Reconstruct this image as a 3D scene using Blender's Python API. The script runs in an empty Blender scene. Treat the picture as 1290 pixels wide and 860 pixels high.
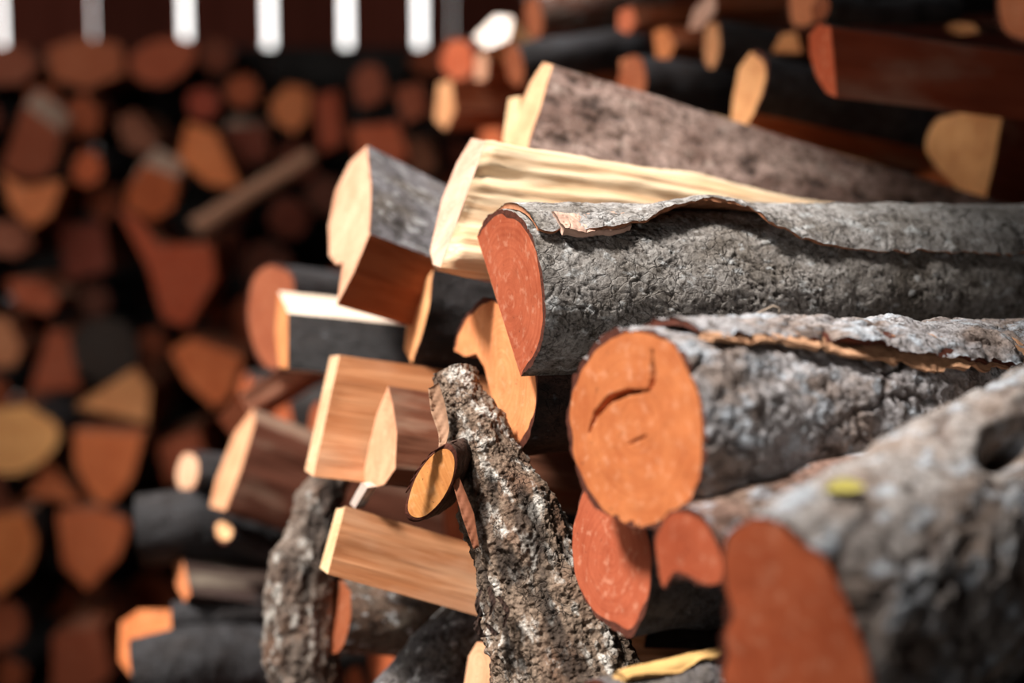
import bpy, math, random
import numpy as np
from mathutils import Vector, Matrix
from mathutils.geometry import tessellate_polygon

scene = bpy.context.scene
COL = scene.collection
random.seed(7)

# ------------------------------------------------------------------ camera
F = 50.0 / 36.0 * 1290.0
CAM = np.array([0.0, 0.0, 1.40])
PITCH = math.radians(6.0)
FWD = np.array([0.0, math.cos(PITCH), -math.sin(PITCH)])
UPV = np.array([0.0, math.sin(PITCH), math.cos(PITCH)])
RGT = np.array([1.0, 0.0, 0.0])
cam = bpy.data.cameras.new('camera')
cam.lens = 50.0
cam.sensor_width = 36.0
cam.clip_start = 0.02
cam.dof.use_dof = True
cam.dof.focus_distance = 1.26
cam.dof.aperture_fstop = 1.75
camo = bpy.data.objects.new('camera', cam)
camo.location = CAM
camo.rotation_euler = (math.pi / 2 - PITCH, 0, 0)
COL.objects.link(camo)
scene.camera = camo

# ------------------------------------------------------------------ light
w = bpy.data.worlds.new('sky')
scene.world = w
w.use_nodes = True
bg = w.node_tree.nodes['Background']
bg.inputs['Color'].default_value = (1.0, 0.98, 0.95, 1)
bg.inputs['Strength'].default_value = 2.4
sun = bpy.data.lights.new('sun', 'SUN')
sun.energy = 6.2
sun.angle = math.radians(9)
sun.color = (1.0, 0.955, 0.915)
suno = bpy.data.objects.new('sun', sun)
SUN_DIR = Vector((-0.47, -0.27, 0.84)).normalized()      # towards the sun
suno.rotation_euler = SUN_DIR.to_track_quat('Z', 'Y').to_euler()
suno.location = (-3, 0.5, 5)
COL.objects.link(suno)
# daylight enters by the roof hatch and the open door behind the camera
HATCH = (-2.2, -0.42, 0.28, 2.7)          # x0, x1, y0, y1 in the roof at z = 2.75
DOOR = (-1.9, -0.9, 1.9)                 # x0, x1, height, in the front wall at y = -1.6
for nm, loc, rot, sx_, sy_ in (('hatch_daylight', ((HATCH[0] + HATCH[1]) / 2, (HATCH[2] + HATCH[3]) / 2, 2.76), (0, 0, 0), HATCH[1] - HATCH[0], HATCH[3] - HATCH[2]),
                               ('door_daylight', ((DOOR[0] + DOOR[1]) / 2, -1.61, DOOR[2] / 2), (math.radians(90), 0, 0), DOOR[1] - DOOR[0], DOOR[2])):
    la = bpy.data.lights.new(nm, 'AREA')
    la.shape = 'RECTANGLE'
    la.size, la.size_y = sx_, sy_
    la.cycles.is_portal = True
    lo = bpy.data.objects.new(nm, la)
    lo.location = loc
    lo.rotation_euler = rot
    COL.objects.link(lo)
vs = scene.view_settings
vs.view_transform = 'Standard'
vs.look = 'None'
vs.gamma = 1.0
vs.use_curve_mapping = False
vs.exposure = 0.30


# ------------------------------------------------------------------ helpers
def at(px, py, d):
    return CAM + d * (FWD + (px - 645.0) / F * RGT - (py - 430.0) / F * UPV)


def ray(px, py):
    return FWD + (px - 645.0) / F * RGT - (py - 430.0) / F * UPV


def nrm(v):
    v = np.asarray(v, float)
    return v / np.linalg.norm(v)


def lin(r, g, b):
    def f(c):
        c /= 255.0
        return c / 12.92 if c <= 0.04045 else ((c + 0.055) / 1.055) ** 2.4
    return (f(r), f(g), f(b), 1.0)


def smooth(x, a, b):
    t = np.clip((np.asarray(x, float) - a) / (b - a), 0, 1)
    return t * t * (3 - 2 * t)


# numpy noise
def _hash(ix, iy, iz, seed):
    h = (ix.astype(np.int64) * 374761393 + iy.astype(np.int64) * 668265263 + iz.astype(np.int64) * 2147483647 + seed * 974711) & 0xFFFFFFFF
    h = ((h ^ (h >> 13)) * 1274126177) & 0xFFFFFFFF
    h = ((h ^ (h >> 16)) * 2246822519) & 0xFFFFFFFF
    h = h ^ (h >> 15)
    return (h & 0xFFFFFF) / float(0xFFFFFF)


def vnoise(p, seed=0):
    i = np.floor(p).astype(np.int64)
    f = p - i
    f = f * f * f * (f * (f * 6 - 15) + 10)
    out = 0
    for dx in (0, 1):
        wx = f[:, 0] if dx else 1 - f[:, 0]
        for dy in (0, 1):
            wy = f[:, 1] if dy else 1 - f[:, 1]
            for dz in (0, 1):
                wz = f[:, 2] if dz else 1 - f[:, 2]
                out = out + wx * wy * wz * _hash(i[:, 0] + dx, i[:, 1] + dy, i[:, 2] + dz, seed)
    return out * 2 - 1


def fbm(p, octv=4, seed=0, gain=0.5):
    a, s, o = 1.0, 0.0, 0.0
    for k in range(octv):
        s = s + a * vnoise(p * (2.03 ** k) + 17.3 * k, seed + k)
        o += a
        a *= gain
    return s / o


def worley(p, seed=0):
    i = np.floor(p).astype(np.int64)
    f1 = np.full(len(p), 9.0)
    f2 = np.full(len(p), 9.0)
    cid = np.zeros(len(p))
    for dx in (-1, 0, 1):
        for dy in (-1, 0, 1):
            for dz in (-1, 0, 1):
                cx, cy, cz = i[:, 0] + dx, i[:, 1] + dy, i[:, 2] + dz
                q = np.stack([cx + _hash(cx, cy, cz, seed), cy + _hash(cx, cy, cz, seed + 5), cz + _hash(cx, cy, cz, seed + 9)], 1)
                d = np.linalg.norm(q - p, axis=1)
                near = d < f1
                f2 = np.where(near, f1, np.minimum(f2, d))
                cid = np.where(near, _hash(cx, cy, cz, seed + 21), cid)
                f1 = np.minimum(f1, d)
    return f1, f2, cid


# bark reliefs: local coordinates (x runs along the log) -> height in metres, crack mask, plate id
def relief(p, style, seed, amp):
    q = p.copy()
    if style == 'scaly':
        wrp = 0.006 * np.stack([fbm(p * 60, 2, seed + 40), fbm(p * 60, 2, seed + 41), fbm(p * 60, 2, seed + 42)], 1)
        f1, f2, cid = worley((p + wrp) * np.array([60, 62, 62]), seed)
        some = smooth(fbm(p * 45, 2, seed + 30), -0.15, 0.3)
        crack = (1 - smooth(f2 - f1, 0.0, 0.10)) * some
        pit = smooth(fbm(p * 330, 2, seed + 33), 0.25, 0.5) * smooth(fbm(p * 30, 2, seed + 34), -0.2, 0.3)
        h = -0.0014 * crack - 0.0014 * pit + 0.0007 * (cid - 0.5) + 0.0009 * fbm(p * 150, 4, seed + 3, 0.62) + 0.003 * fbm(p * 30, 3, seed + 7)
        crack = np.maximum(crack * 0.8, pit)
    elif style == 'plates':
        wrp = 0.012 * np.stack([fbm(p * 35, 2, seed + 40), fbm(p * 35, 2, seed + 41), fbm(p * 35, 2, seed + 42)], 1)
        f1, f2, cid = worley((p + wrp) * np.array([22, 40, 40]), seed)
        some = smooth(fbm(p * 22, 2, seed + 30), -0.25, 0.25)
        g1, g2, gid = worley((p + wrp * 0.6) * np.array([60, 75, 75]), seed + 50)
        crack = (1 - smooth(f2 - f1, 0.0, 0.16)) * some
        h = -0.0045 * crack + 0.0045 * (cid - 0.5) * some + 0.0016 * (gid - 0.5) - 0.001 * (1 - smooth(g2 - g1, 0, .12)) + 0.0030 * fbm(p * 95, 4, seed + 3, 0.6) + 0.006 * fbm(p * 22, 3, seed + 7)
        cid = 0.5 * cid + 0.5 * gid
    elif style == 'lichen':
        f1, f2, cid = worley(p * np.array([95, 105, 105]) + 0.5 * np.stack([fbm(p * 60, 2, seed), fbm(p * 60, 2, seed + 1), fbm(p * 60, 2, seed + 2)], 1), seed)
        ridge = fbm(p * np.array([16, 55, 55]), 3, seed + 11)
        crack = smooth(-ridge, 0.05, 0.45)
        h = 0.0035 * (0.6 - f1) * smooth(cid, 0.25, 0.6) + 0.006 * ridge + 0.0022 * fbm(p * 240, 2, seed + 3) + 0.006 * fbm(p * 26, 2, seed + 7)
    else:
        crack = smooth(fbm(p * np.array([30, 70, 70]), 3, seed + 11), 0.2, 0.6)
        cid = 0.5 + 0.5 * fbm(p * 30, 2, seed + 5)
        h = 0.002 * fbm(p * np.array([40, 90, 90]), 3, seed) + 0.004 * fbm(p * 18, 2, seed + 7) - 0.0015 * crack
    return h * amp, np.clip(crack, 0, 1), cid


def mesh_from(name, V, quads=None, tris=None, mats=(), mat_idx=None, attrs=None, shade=True):
    V = np.asarray(V, np.float32)
    nq = 0 if quads is None else len(quads)
    nt = 0 if tris is None else len(tris)
    loops = []
    if nq:
        loops.append(np.asarray(quads, np.int32).ravel())
    if nt:
        loops.append(np.asarray(tris, np.int32).ravel())
    loops = np.concatenate(loops)
    starts = np.concatenate([np.arange(nq) * 4, nq * 4 + np.arange(nt) * 3]).astype(np.int32)
    me = bpy.data.meshes.new(name)
    me.vertices.add(len(V))
    me.vertices.foreach_set('co', V.ravel())
    me.loops.add(len(loops))
    me.loops.foreach_set('vertex_index', loops)
    me.polygons.add(nq + nt)
    me.polygons.foreach_set('loop_start', starts)
    for m in mats:
        me.materials.append(m)
    if mat_idx is not None:
        me.polygons.foreach_set('material_index', np.asarray(mat_idx, np.int32))
    me.polygons.foreach_set('use_smooth', np.full(nq + nt, shade))
    if attrs:
        for k, v in attrs.items():
            a = me.attributes.new(k, 'FLOAT', 'POINT')
            a.data.foreach_set('value', np.asarray(v, np.float32))
    me.update(calc_edges=True)
    me.validate()
    return me


def link(name, me, parent=None, color=None, pith=None, mw=None):
    o = bpy.data.objects.new(name, me)
    COL.objects.link(o)
    if parent is not None:
        o.parent = parent
    if mw is not None:
        o.matrix_world = mw
    if color is not None:
        o.color = color
    if pith is not None:
        o['pith'] = [float(pith[0]), float(pith[1]), float(pith[2])]
    return o


def tag(o, label, cat, group=None, kind=None):
    if label:
        o['label'] = label
    if cat:
        o['category'] = cat
    if group:
        o['group'] = group
    if kind:
        o['kind'] = kind
    return o


def grid_quads(nr, nc, closed=False, off=0, flip=False):
    r = np.arange(nr - 1)[:, None]
    cN = nc if closed else nc - 1
    c = np.arange(cN)[None, :]
    a = r * nc + c
    b = r * nc + (c + 1) % nc
    q = np.stack([a, b, b + nc, a + nc], -1).reshape(-1, 4) + off
    return q[:, ::-1] if flip else q


# ------------------------------------------------------------------ materials
class NT:
    def __init__(s, name):
        s.m = bpy.data.materials.new(name)
        s.m.use_nodes = True
        s.t = s.m.node_tree
        s.t.nodes.clear()
        s.out = s.n('ShaderNodeOutputMaterial')
        s.b = s.n('ShaderNodeBsdfPrincipled')
        s.l(s.b.outputs[0], s.out.inputs[0])

    def n(s, ty, **kw):
        nd = s.t.nodes.new(ty)
        for k, v in kw.items():
            setattr(nd, k, v)
        return nd

    def l(s, a, b):
        s.t.links.new(a, b)

    def val(s, v, sock):
        if isinstance(v, (int, float)):
            sock.default_value = v
        elif isinstance(v, tuple):
            sock.default_value = v
        else:
            s.l(v, sock)

    def math(s, op, a, b=0.0, clamp=False):
        nd = s.n('ShaderNodeMath', operation=op, use_clamp=clamp)
        s.val(a, nd.inputs[0])
        s.val(b, nd.inputs[1])
        return nd.outputs[0]

    def vmath(s, op, a, b=(0, 0, 0)):
        nd = s.n('ShaderNodeVectorMath', operation=op)
        s.val(a, nd.inputs[0])
        s.val(b, nd.inputs[1])
        return nd.outputs['Value'] if op in ('LENGTH', 'DOT_PRODUCT') else nd.outputs[0]

    def noise(s, vec, scale, detail=4.0, rough=0.55, dist=0.0):
        nd = s.n('ShaderNodeTexNoise')
        s.l(vec, nd.inputs['Vector'])
        nd.inputs['Scale'].default_value = scale
        nd.inputs['Detail'].default_value = detail
        nd.inputs['Roughness'].default_value = rough
        nd.inputs['Distortion'].default_value = dist
        return nd.outputs['Fac']

    def ramp(s, fac, stops):
        nd = s.n('ShaderNodeValToRGB')
        s.l(fac, nd.inputs[0])
        e = nd.color_ramp.elements
        while len(e) < len(stops):
            e.new(0.5)
        for k, (p, c) in enumerate(stops):
            e[k].position = p
            e[k].color = c if isinstance(c, tuple) else (c, c, c, 1)
        return nd.outputs[0]

    def mix(s, fac, a, b, mode='MIX'):
        nd = s.n('ShaderNodeMix', data_type='RGBA', blend_type=mode)
        s.val(fac, nd.inputs[0])
        s.val(a, nd.inputs[6])
        s.val(b, nd.inputs[7])
        return nd.outputs[2]

    def scale(s, vec, xyz):
        return s.vmath('MULTIPLY', vec, xyz)

    def bump(s, h, strength, dist):
        nd = s.n('ShaderNodeBump')
        s.l(h, nd.inputs['Height'])
        nd.inputs['Strength'].default_value = strength
        nd.inputs['Distance'].default_value = dist
        s.l(nd.outputs[0], s.b.inputs['Normal'])

    def coords(s):
        """object coordinates shifted by a per-object amount, so copies differ"""
        tc = s.n('ShaderNodeTexCoord').outputs['Object']
        oi = s.n('ShaderNodeObjectInfo')
        sh = s.n('ShaderNodeCombineXYZ')
        for k in range(3):
            s.l(s.math('MULTIPLY', oi.outputs['Random'], 7.3 + 3.1 * k), sh.inputs[k])
        return tc, s.vmath('ADD', tc, sh.outputs[0]), oi


def mat_cut():
    n = NT('sawn_end_wood')
    tc, p, oi = n.coords()
    at_ = n.n('ShaderNodeAttribute', attribute_type='OBJECT', attribute_name='pith')
    v = n.vmath('SUBTRACT', tc, at_.outputs['Vector'])
    v = n.scale(v, (0, 1, 1))
    wob = n.noise(p, 14, 3)
    rad = n.math('ADD', n.vmath('LENGTH', v), n.math('MULTIPLY', wob, 0.016))
    ringn = n.n('ShaderNodeTexNoise')
    ringn.noise_dimensions = '1D'
    n.l(n.math('ADD', rad, oi.outputs['Random']), ringn.inputs['W'])
    ringn.inputs['Scale'].default_value = 330.0
    ringn.inputs['Detail'].default_value = 3.0
    ring = ringn.outputs['Fac']
    blot = n.noise(p, 26, 5, 0.6)
    saw = n.noise(n.scale(p, (1, 150, 20)), 1.6, 3)
    base = oi.outputs['Color']
    dark = n.mix(1.0, base, (0.60, 0.40, 0.30, 1), 'MULTIPLY')
    f = n.ramp(ring, [(0.36, 0.24), (0.62, 0.0)])
    f = n.math('ADD', f, n.ramp(blot, [(0.35, 0.5), (0.68, 0.0)]))
    f = n.math('ADD', f, n.math('MULTIPLY', n.math('SUBTRACT', saw, 0.5), 0.35), clamp=True)
    c = n.mix(f, base, dark)
    hi = n.ramp(n.noise(p, 120, 3), [(0.56, 0.0), (0.72, 0.45)])
    c = n.mix(hi, c, n.mix(0.35, base, (0.9, 0.62, 0.42, 1)))
    spk = n.ramp(n.noise(p, 300, 1), [(0.73, 0.0), (0.77, 0.6)])
    c = n.mix(spk, c, (0.07, 0.025, 0.015, 1))
    n.l(c, n.b.inputs['Base Color'])
    n.b.inputs['Roughness'].default_value = 0.8
    n.b.inputs['Specular IOR Level'].default_value = 0.2
    n.bump(n.math('ADD', n.math('MULTIPLY', saw, 0.5), n.math('MULTIPLY', n.noise(p, 340, 3), 0.5)), 0.45, 0.0008)
    return n.m


def mat_split():
    n = NT('split_wood_grain')
    tc, p, oi = n.coords()
    g = n.noise(n.scale(p, (5, 90, 90)), 1.0, 5, 0.6, 0.4)
    g2 = n.noise(n.scale(p, (9, 300, 300)), 1.0, 3, 0.6)
    blot = n.noise(n.scale(p, (6, 16, 16)), 1.0, 4)
    base = oi.outputs['Color']
    dark = n.mix(1.0, base, (0.70, 0.52, 0.38, 1), 'MULTIPLY')
    lite = n.mix(0.35, base, (1.0, 0.85, 0.62, 1))
    c = n.mix(n.ramp(g, [(0.40, 0.75), (0.60, 0.0)]), base, dark)
    c = n.mix(n.ramp(blot, [(0.5, 0.0), (0.75, 0.6)]), c, lite)
    c = n.mix(n.ramp(g2, [(0.62, 0.0), (0.72, 0.35)]), c, dark)
    n.l(c, n.b.inputs['Base Color'])
    n.b.inputs['Roughness'].default_value = 0.75
    n.b.inputs['Specular IOR Level'].default_value = 0.25
    n.bump(n.math('ADD', n.math('MULTIPLY', g, 1.0), n.math('MULTIPLY', g2, 0.5)), 0.6, 0.003)
    return n.m


def mat_bark(name, brown, patch, patch_lo, crackcol, bump=0.7, fcrack=110.0, patch_scale=70.0, dark_lo=0.47):
    """object colour = main bark tone; brown = flaky undertone; patch = lichen tone"""
    n = NT(name)
    tc, p, oi = n.coords()
    base = oi.outputs['Color']
    ck = n.n('ShaderNodeAttribute', attribute_type='GEOMETRY', attribute_name='crack').outputs['Fac']
    cid = n.n('ShaderNodeAttribute', attribute_type='GEOMETRY', attribute_name='plate').outputs['Fac']
    fine = n.noise(p, 330, 4, 0.65)
    mid = n.noise(n.scale(p, (0.7, 1.2, 1.2)), patch_scale, 5, 0.62)
    spot = n.noise(p, 95, 4, 0.7)
    big = n.noise(n.scale(p, (0.7, 1, 1)), 20, 4, 0.6)
    # hairline cracks
    dn = n.n('ShaderNodeTexNoise')
    n.l(p, dn.inputs['Vector'])
    dn.inputs['Scale'].default_value = 60.0
    dv = n.vmath('ADD', p, n.vmath('MULTIPLY', n.vmath('SUBTRACT', dn.outputs['Color'], (0.5, 0.5, 0.5)), (0.016, 0.016, 0.016)))
    vo = n.n('ShaderNodeTexVoronoi', feature='DISTANCE_TO_EDGE')
    n.l(n.scale(dv, (0.75, 1, 1)), vo.inputs['Vector'])
    vo.inputs['Scale'].default_value = fcrack
    hair = n.math('MULTIPLY', n.ramp(vo.outputs['Distance'], [(0.0, 1.0), (0.075, 0.0)]), n.ramp(n.noise(p, 38, 3), [(0.46, 0.0), (0.60, 1.0)]))
    vc = n.n('ShaderNodeTexVoronoi', feature='F1')
    n.l(n.scale(dv, (0.75, 1, 1)), vc.inputs['Vector'])
    vc.inputs['Scale'].default_value = fcrack
    sep = n.n('ShaderNodeSeparateColor')
    n.l(vc.outputs['Color'], sep.inputs[0])
    c = n.mix(n.ramp(cid, [(0.1, 0.45), (0.9, 0.0)]), base, n.mix(1.0, base, (0.5, 0.47, 0.45, 1), 'MULTIPLY'))
    c = n.mix(n.ramp(sep.outputs[0], [(0.0, 0.40), (0.6, 0.0)]), c, n.mix(1.0, c, (0.5, 0.46, 0.44, 1), 'MULTIPLY'))
    c = n.mix(n.ramp(big, [(0.46, 0.0), (0.62, 0.7)]), c, brown)
    c = n.mix(n.ramp(mid, [(patch_lo, 0.0), (patch_lo + 0.09, 0.85)]), c, patch)
    c = n.mix(n.ramp(spot, [(dark_lo - 0.10, 0.8), (dark_lo, 0.0)]), c, n.mix(1.0, c, (0.26, 0.23, 0.20, 1), 'MULTIPLY'))
    c = n.mix(n.ramp(fine, [(0.36, 0.65), (0.52, 0.0)]), c, n.mix(1.0, c, (0.30, 0.27, 0.25, 1), 'MULTIPLY'))
    c = n.mix(n.math('MAXIMUM', n.math('MULTIPLY', ck, 0.8), n.math('MULTIPLY', hair, 0.5)), c, crackcol)
    n.l(c, n.b.inputs['Base Color'])
    n.b.inputs['Roughness'].default_value = 0.8
    n.b.inputs['Specular IOR Level'].default_value = 0.3
    h = n.math('ADD', n.math('MULTIPLY', spot, 0.7), n.math('MULTIPLY', fine, 0.5))
    h = n.math('SUBTRACT', n.math('ADD', h, n.math('MULTIPLY', sep.outputs[0], 0.25)), n.math('MULTIPLY', hair, 0.5))
    n.bump(h, bump, 0.0035)
    return n.m


def mat_plain(name, col, var=0.4, scale=40.0, rough=0.8, stretch=(1, 1, 1), use_color=False):
    n = NT(name)
    tc, p, oi = n.coords()
    base = oi.outputs['Color'] if use_color else col
    dk = n.mix(1.0, base, (0.5, 0.45, 0.4, 1), 'MULTIPLY')
    nz = n.noise(n.scale(p, stretch), scale, 5, 0.6)
    c = n.mix(n.ramp(nz, [(0.35, var * 2), (0.65, 0.0)]), base, dk)
    n.l(c, n.b.inputs['Base Color'])
    n.b.inputs['Roughness'].default_value = rough
    n.b.inputs['Specular IOR Level'].default_value = 0.25
    n.bump(nz, 0.5, 0.004)
    return n.m


M_CUT = mat_cut()
M_SPLIT = mat_split()
M_BARK = mat_bark('grey_bark', lin(112, 102, 90), lin(205, 207, 206), 0.57, lin(34, 28, 24))
M_PLATE = mat_bark('plated_grey_bark', lin(142, 120, 104), lin(190, 198, 206), 0.53, lin(66, 48, 38), 0.7, 70.0, 42.0)
M_LICHEN = mat_bark('lichen_covered_bark', lin(104, 70, 48), lin(208, 202, 192), 0.53, lin(32, 23, 18), 0.9, 150.0, 48.0)
M_PINK = mat_bark('pinkish_grey_bark', lin(150, 118, 106), lin(198, 176, 164), 0.56, lin(40, 32, 30), 0.6, 60.0, 40.0, 0.50)
M_DARK = mat_bark('black_bark', lin(40, 33, 30), lin(92, 93, 97), 0.63, lin(20, 17, 15))
M_RIM = mat_plain('bark_cross_section', lin(92, 48, 34), 0.4, 160)
M_INNER = mat_plain('inner_bark', lin(196, 142, 104), 0.3, 60, 0.75, (0.15, 1, 1), True)

OR = lin(214, 118, 66)      # fresh-sawn orange alder
ORD = lin(196, 92, 54)
ORL = lin(232, 154, 96)
CREAM = lin(240, 206, 160)
PALE = lin(232, 186, 140)
TAN = lin(206, 150, 100)
BRN = lin(150, 84, 52)
GREY = lin(128, 122, 120)
DGREY = lin(70, 68, 70)
PINK = lin(168, 140, 128)

FOOT = []     # footprints of the hand-placed pieces: (centre xyz, axis, radius, length)


def axis_to(c, yaw, to):
    """axis with the given plan direction, whose image passes the pixel `to`"""
    a = np.array([math.cos(yaw), math.sin(yaw)])
    r = ray(*to)
    m = np.array([[a[0], -r[0]], [a[1], -r[1]]])
    t, s = np.linalg.solve(m, CAM[:2] - c[:2])
    b = CAM + s * r
    return nrm(b - c)


def frame_of(A, origin):
    X = nrm(A)
    ref = np.array([0, 0, 1.0]) if abs(X[2]) < 0.9 else np.array([0, 1.0, 0])
    Y = nrm(np.cross(ref, X))
    Z = np.cross(X, Y)
    M = Matrix(((X[0], Y[0], Z[0], origin[0]), (X[1], Y[1], Z[1], origin[1]), (X[2], Y[2], Z[2], origin[2]), (0, 0, 0, 1)))
    R = np.stack([X, Y, Z], 0)          # world vec -> local: R @ v
    return M, R


def thing(name, label, cat, M, group=None, base=None):
    e = bpy.data.objects.new(name, None)
    e.empty_display_size = 0.05
    COL.objects.link(e)
    e.matrix_world = M
    tag(e, label, cat, group)
    return e


def dense_outline(P, kinds, step):
    """P (n,2) corners, kinds per edge -> dense points, kind and corner-distance per edge sample"""
    n = len(P)
    out, kd, run = [], [], []
    for i in range(n):
        p1, p2 = P[i], P[(i + 1) % n]
        k = kinds[i]
        p0 = P[i - 1] if kinds[i - 1] == k and k == 'b' else p1 - (p2 - p1) * 0.6
        p3 = P[(i + 2) % n] if kinds[(i + 1) % n] == k and k == 'b' else p2 + (p2 - p1) * 0.6
        m = max(2, int(round(np.linalg.norm(p2 - p1) / step)))
        t = np.arange(m)[:, None] / m
        if k == 'b':
            q = 0.5 * ((2 * p1) + (p2 - p0) * t + (2 * p0 - 5 * p1 + 4 * p2 - p3) * t ** 2 + (3 * p1 - p0 - 3 * p2 + p3) * t ** 3)
        else:
            q = p1 + (p2 - p1) * t
        out.append(q)
        kd += [k] * m
    return np.concatenate(out), kd


def sweep(O, L, ts, taper, bend, seed, low):
    """outline O (m,2) swept along x -> (nt, m, 3)"""
    m = len(O)
    sc = 1 + (taper - 1) * ts
    X = np.repeat((ts * L)[:, None], m, 1)
    Y = O[None, :, 0] * sc[:, None] + (bend[0] * np.sin(ts * math.pi))[:, None]
    Z = O[None, :, 1] * sc[:, None] + (bend[1] * np.sin(ts * math.pi))[:, None]
    P = np.stack([X, Y, Z], -1)
    if low:
        f = fbm(P.reshape(-1, 3) * np.array([6, 9, 9]) + seed * 1.7, 2, seed).reshape(len(ts), m)
        k = 1 + low * f * smooth(ts * L, 0.0, 0.06)[:, None]
        ctr = np.stack([X[:, 0], np.full(len(ts), 0.0) + bend[0] * np.sin(ts * math.pi), bend[1] * np.sin(ts * math.pi)], -1)[:, None, :]
        P[..., 1:] = ctr[..., 1:] + (P[..., 1:] - ctr[..., 1:]) * k[..., None]
    return P


def cut_mesh(name, inner, x, res, seed, cracks=None, concave=False, back=False, rough=0.00025):
    c0 = inner.mean(0)
    m = len(inner)
    if concave:
        V = np.concatenate([np.full((m, 1), x), inner], 1)
        tri = tessellate_polygon([[Vector((0, a, b)) for a, b in inner]])
        T = []
        for (a, b, c) in tri:
            n = np.cross(np.append(inner[b] - inner[a], 0), np.append(inner[c] - inner[a], 0))[2]
            t = (a, b, c) if n > 0 else (a, c, b)      # ccw in (y,z) -> normal +x
            T.append(t if back else t[::-1])
        return mesh_from(name, V, None, T, (M_CUT,), shade=False)
    R = max(2, res)
    fr = np.linspace(1, 0.04, R)
    P = c0 + (inner[None] - c0) * fr[:, None, None]
    V = np.concatenate([np.full((R, m, 1), x), P], -1).reshape(-1, 3)
    fade = np.repeat(np.clip((1 - fr) * 12, 0, 1), m)
    sgn = -1.0 if back else 1.0
    V[:, 0] += sgn * fade * rough * 2 * fbm(V * np.array([1, 60, 60]) + seed, 3, seed)
    if cracks:
        for line, wd, dp in cracks:
            dmin = np.full(len(V), 9.0)
            wide = np.full(len(V), wd)
            for k in range(len(line) - 1):
                a, b = line[k], line[k + 1]
                ab = b - a
                t = np.clip(((V[:, 1:] - a) @ ab) / (ab @ ab), 0, 1)
                dd = np.linalg.norm(V[:, 1:] - a - t[:, None] * ab, axis=1)
                tt = (k + t) / (len(line) - 1)
                wk = wd * (0.25 + 0.75 * np.sin(np.clip(tt, 0.02, 0.98) * math.pi))
                wide = np.where(dd < dmin, wk, wide)
                dmin = np.minimum(dmin, dd)
            V[:, 0] += dp * (1 - smooth(dmin + 0.0006 * fbm(V * 300, 2, 3), wide * 0.45, wide))
    q = grid_quads(R, m, True, flip=not back)
    V = np.concatenate([V, [[V[-m:, 0].mean(), c0[0], c0[1]]]])
    last = (R - 1) * m + np.arange(m)
    nxt = (R - 1) * m + (np.arange(m) + 1) % m
    cen = np.full(m, len(V) - 1)
    T = np.stack([last, nxt, cen], 1)
    if not back:
        T = T[:, ::-1]
    return mesh_from(name, V, q, T, (M_CUT,))


def signed_area(P):
    x, y = P[:, 0], P[:, 1]
    return 0.5 * np.sum(x * np.roll(y, -1) - y * np.roll(x, -1))


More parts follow.
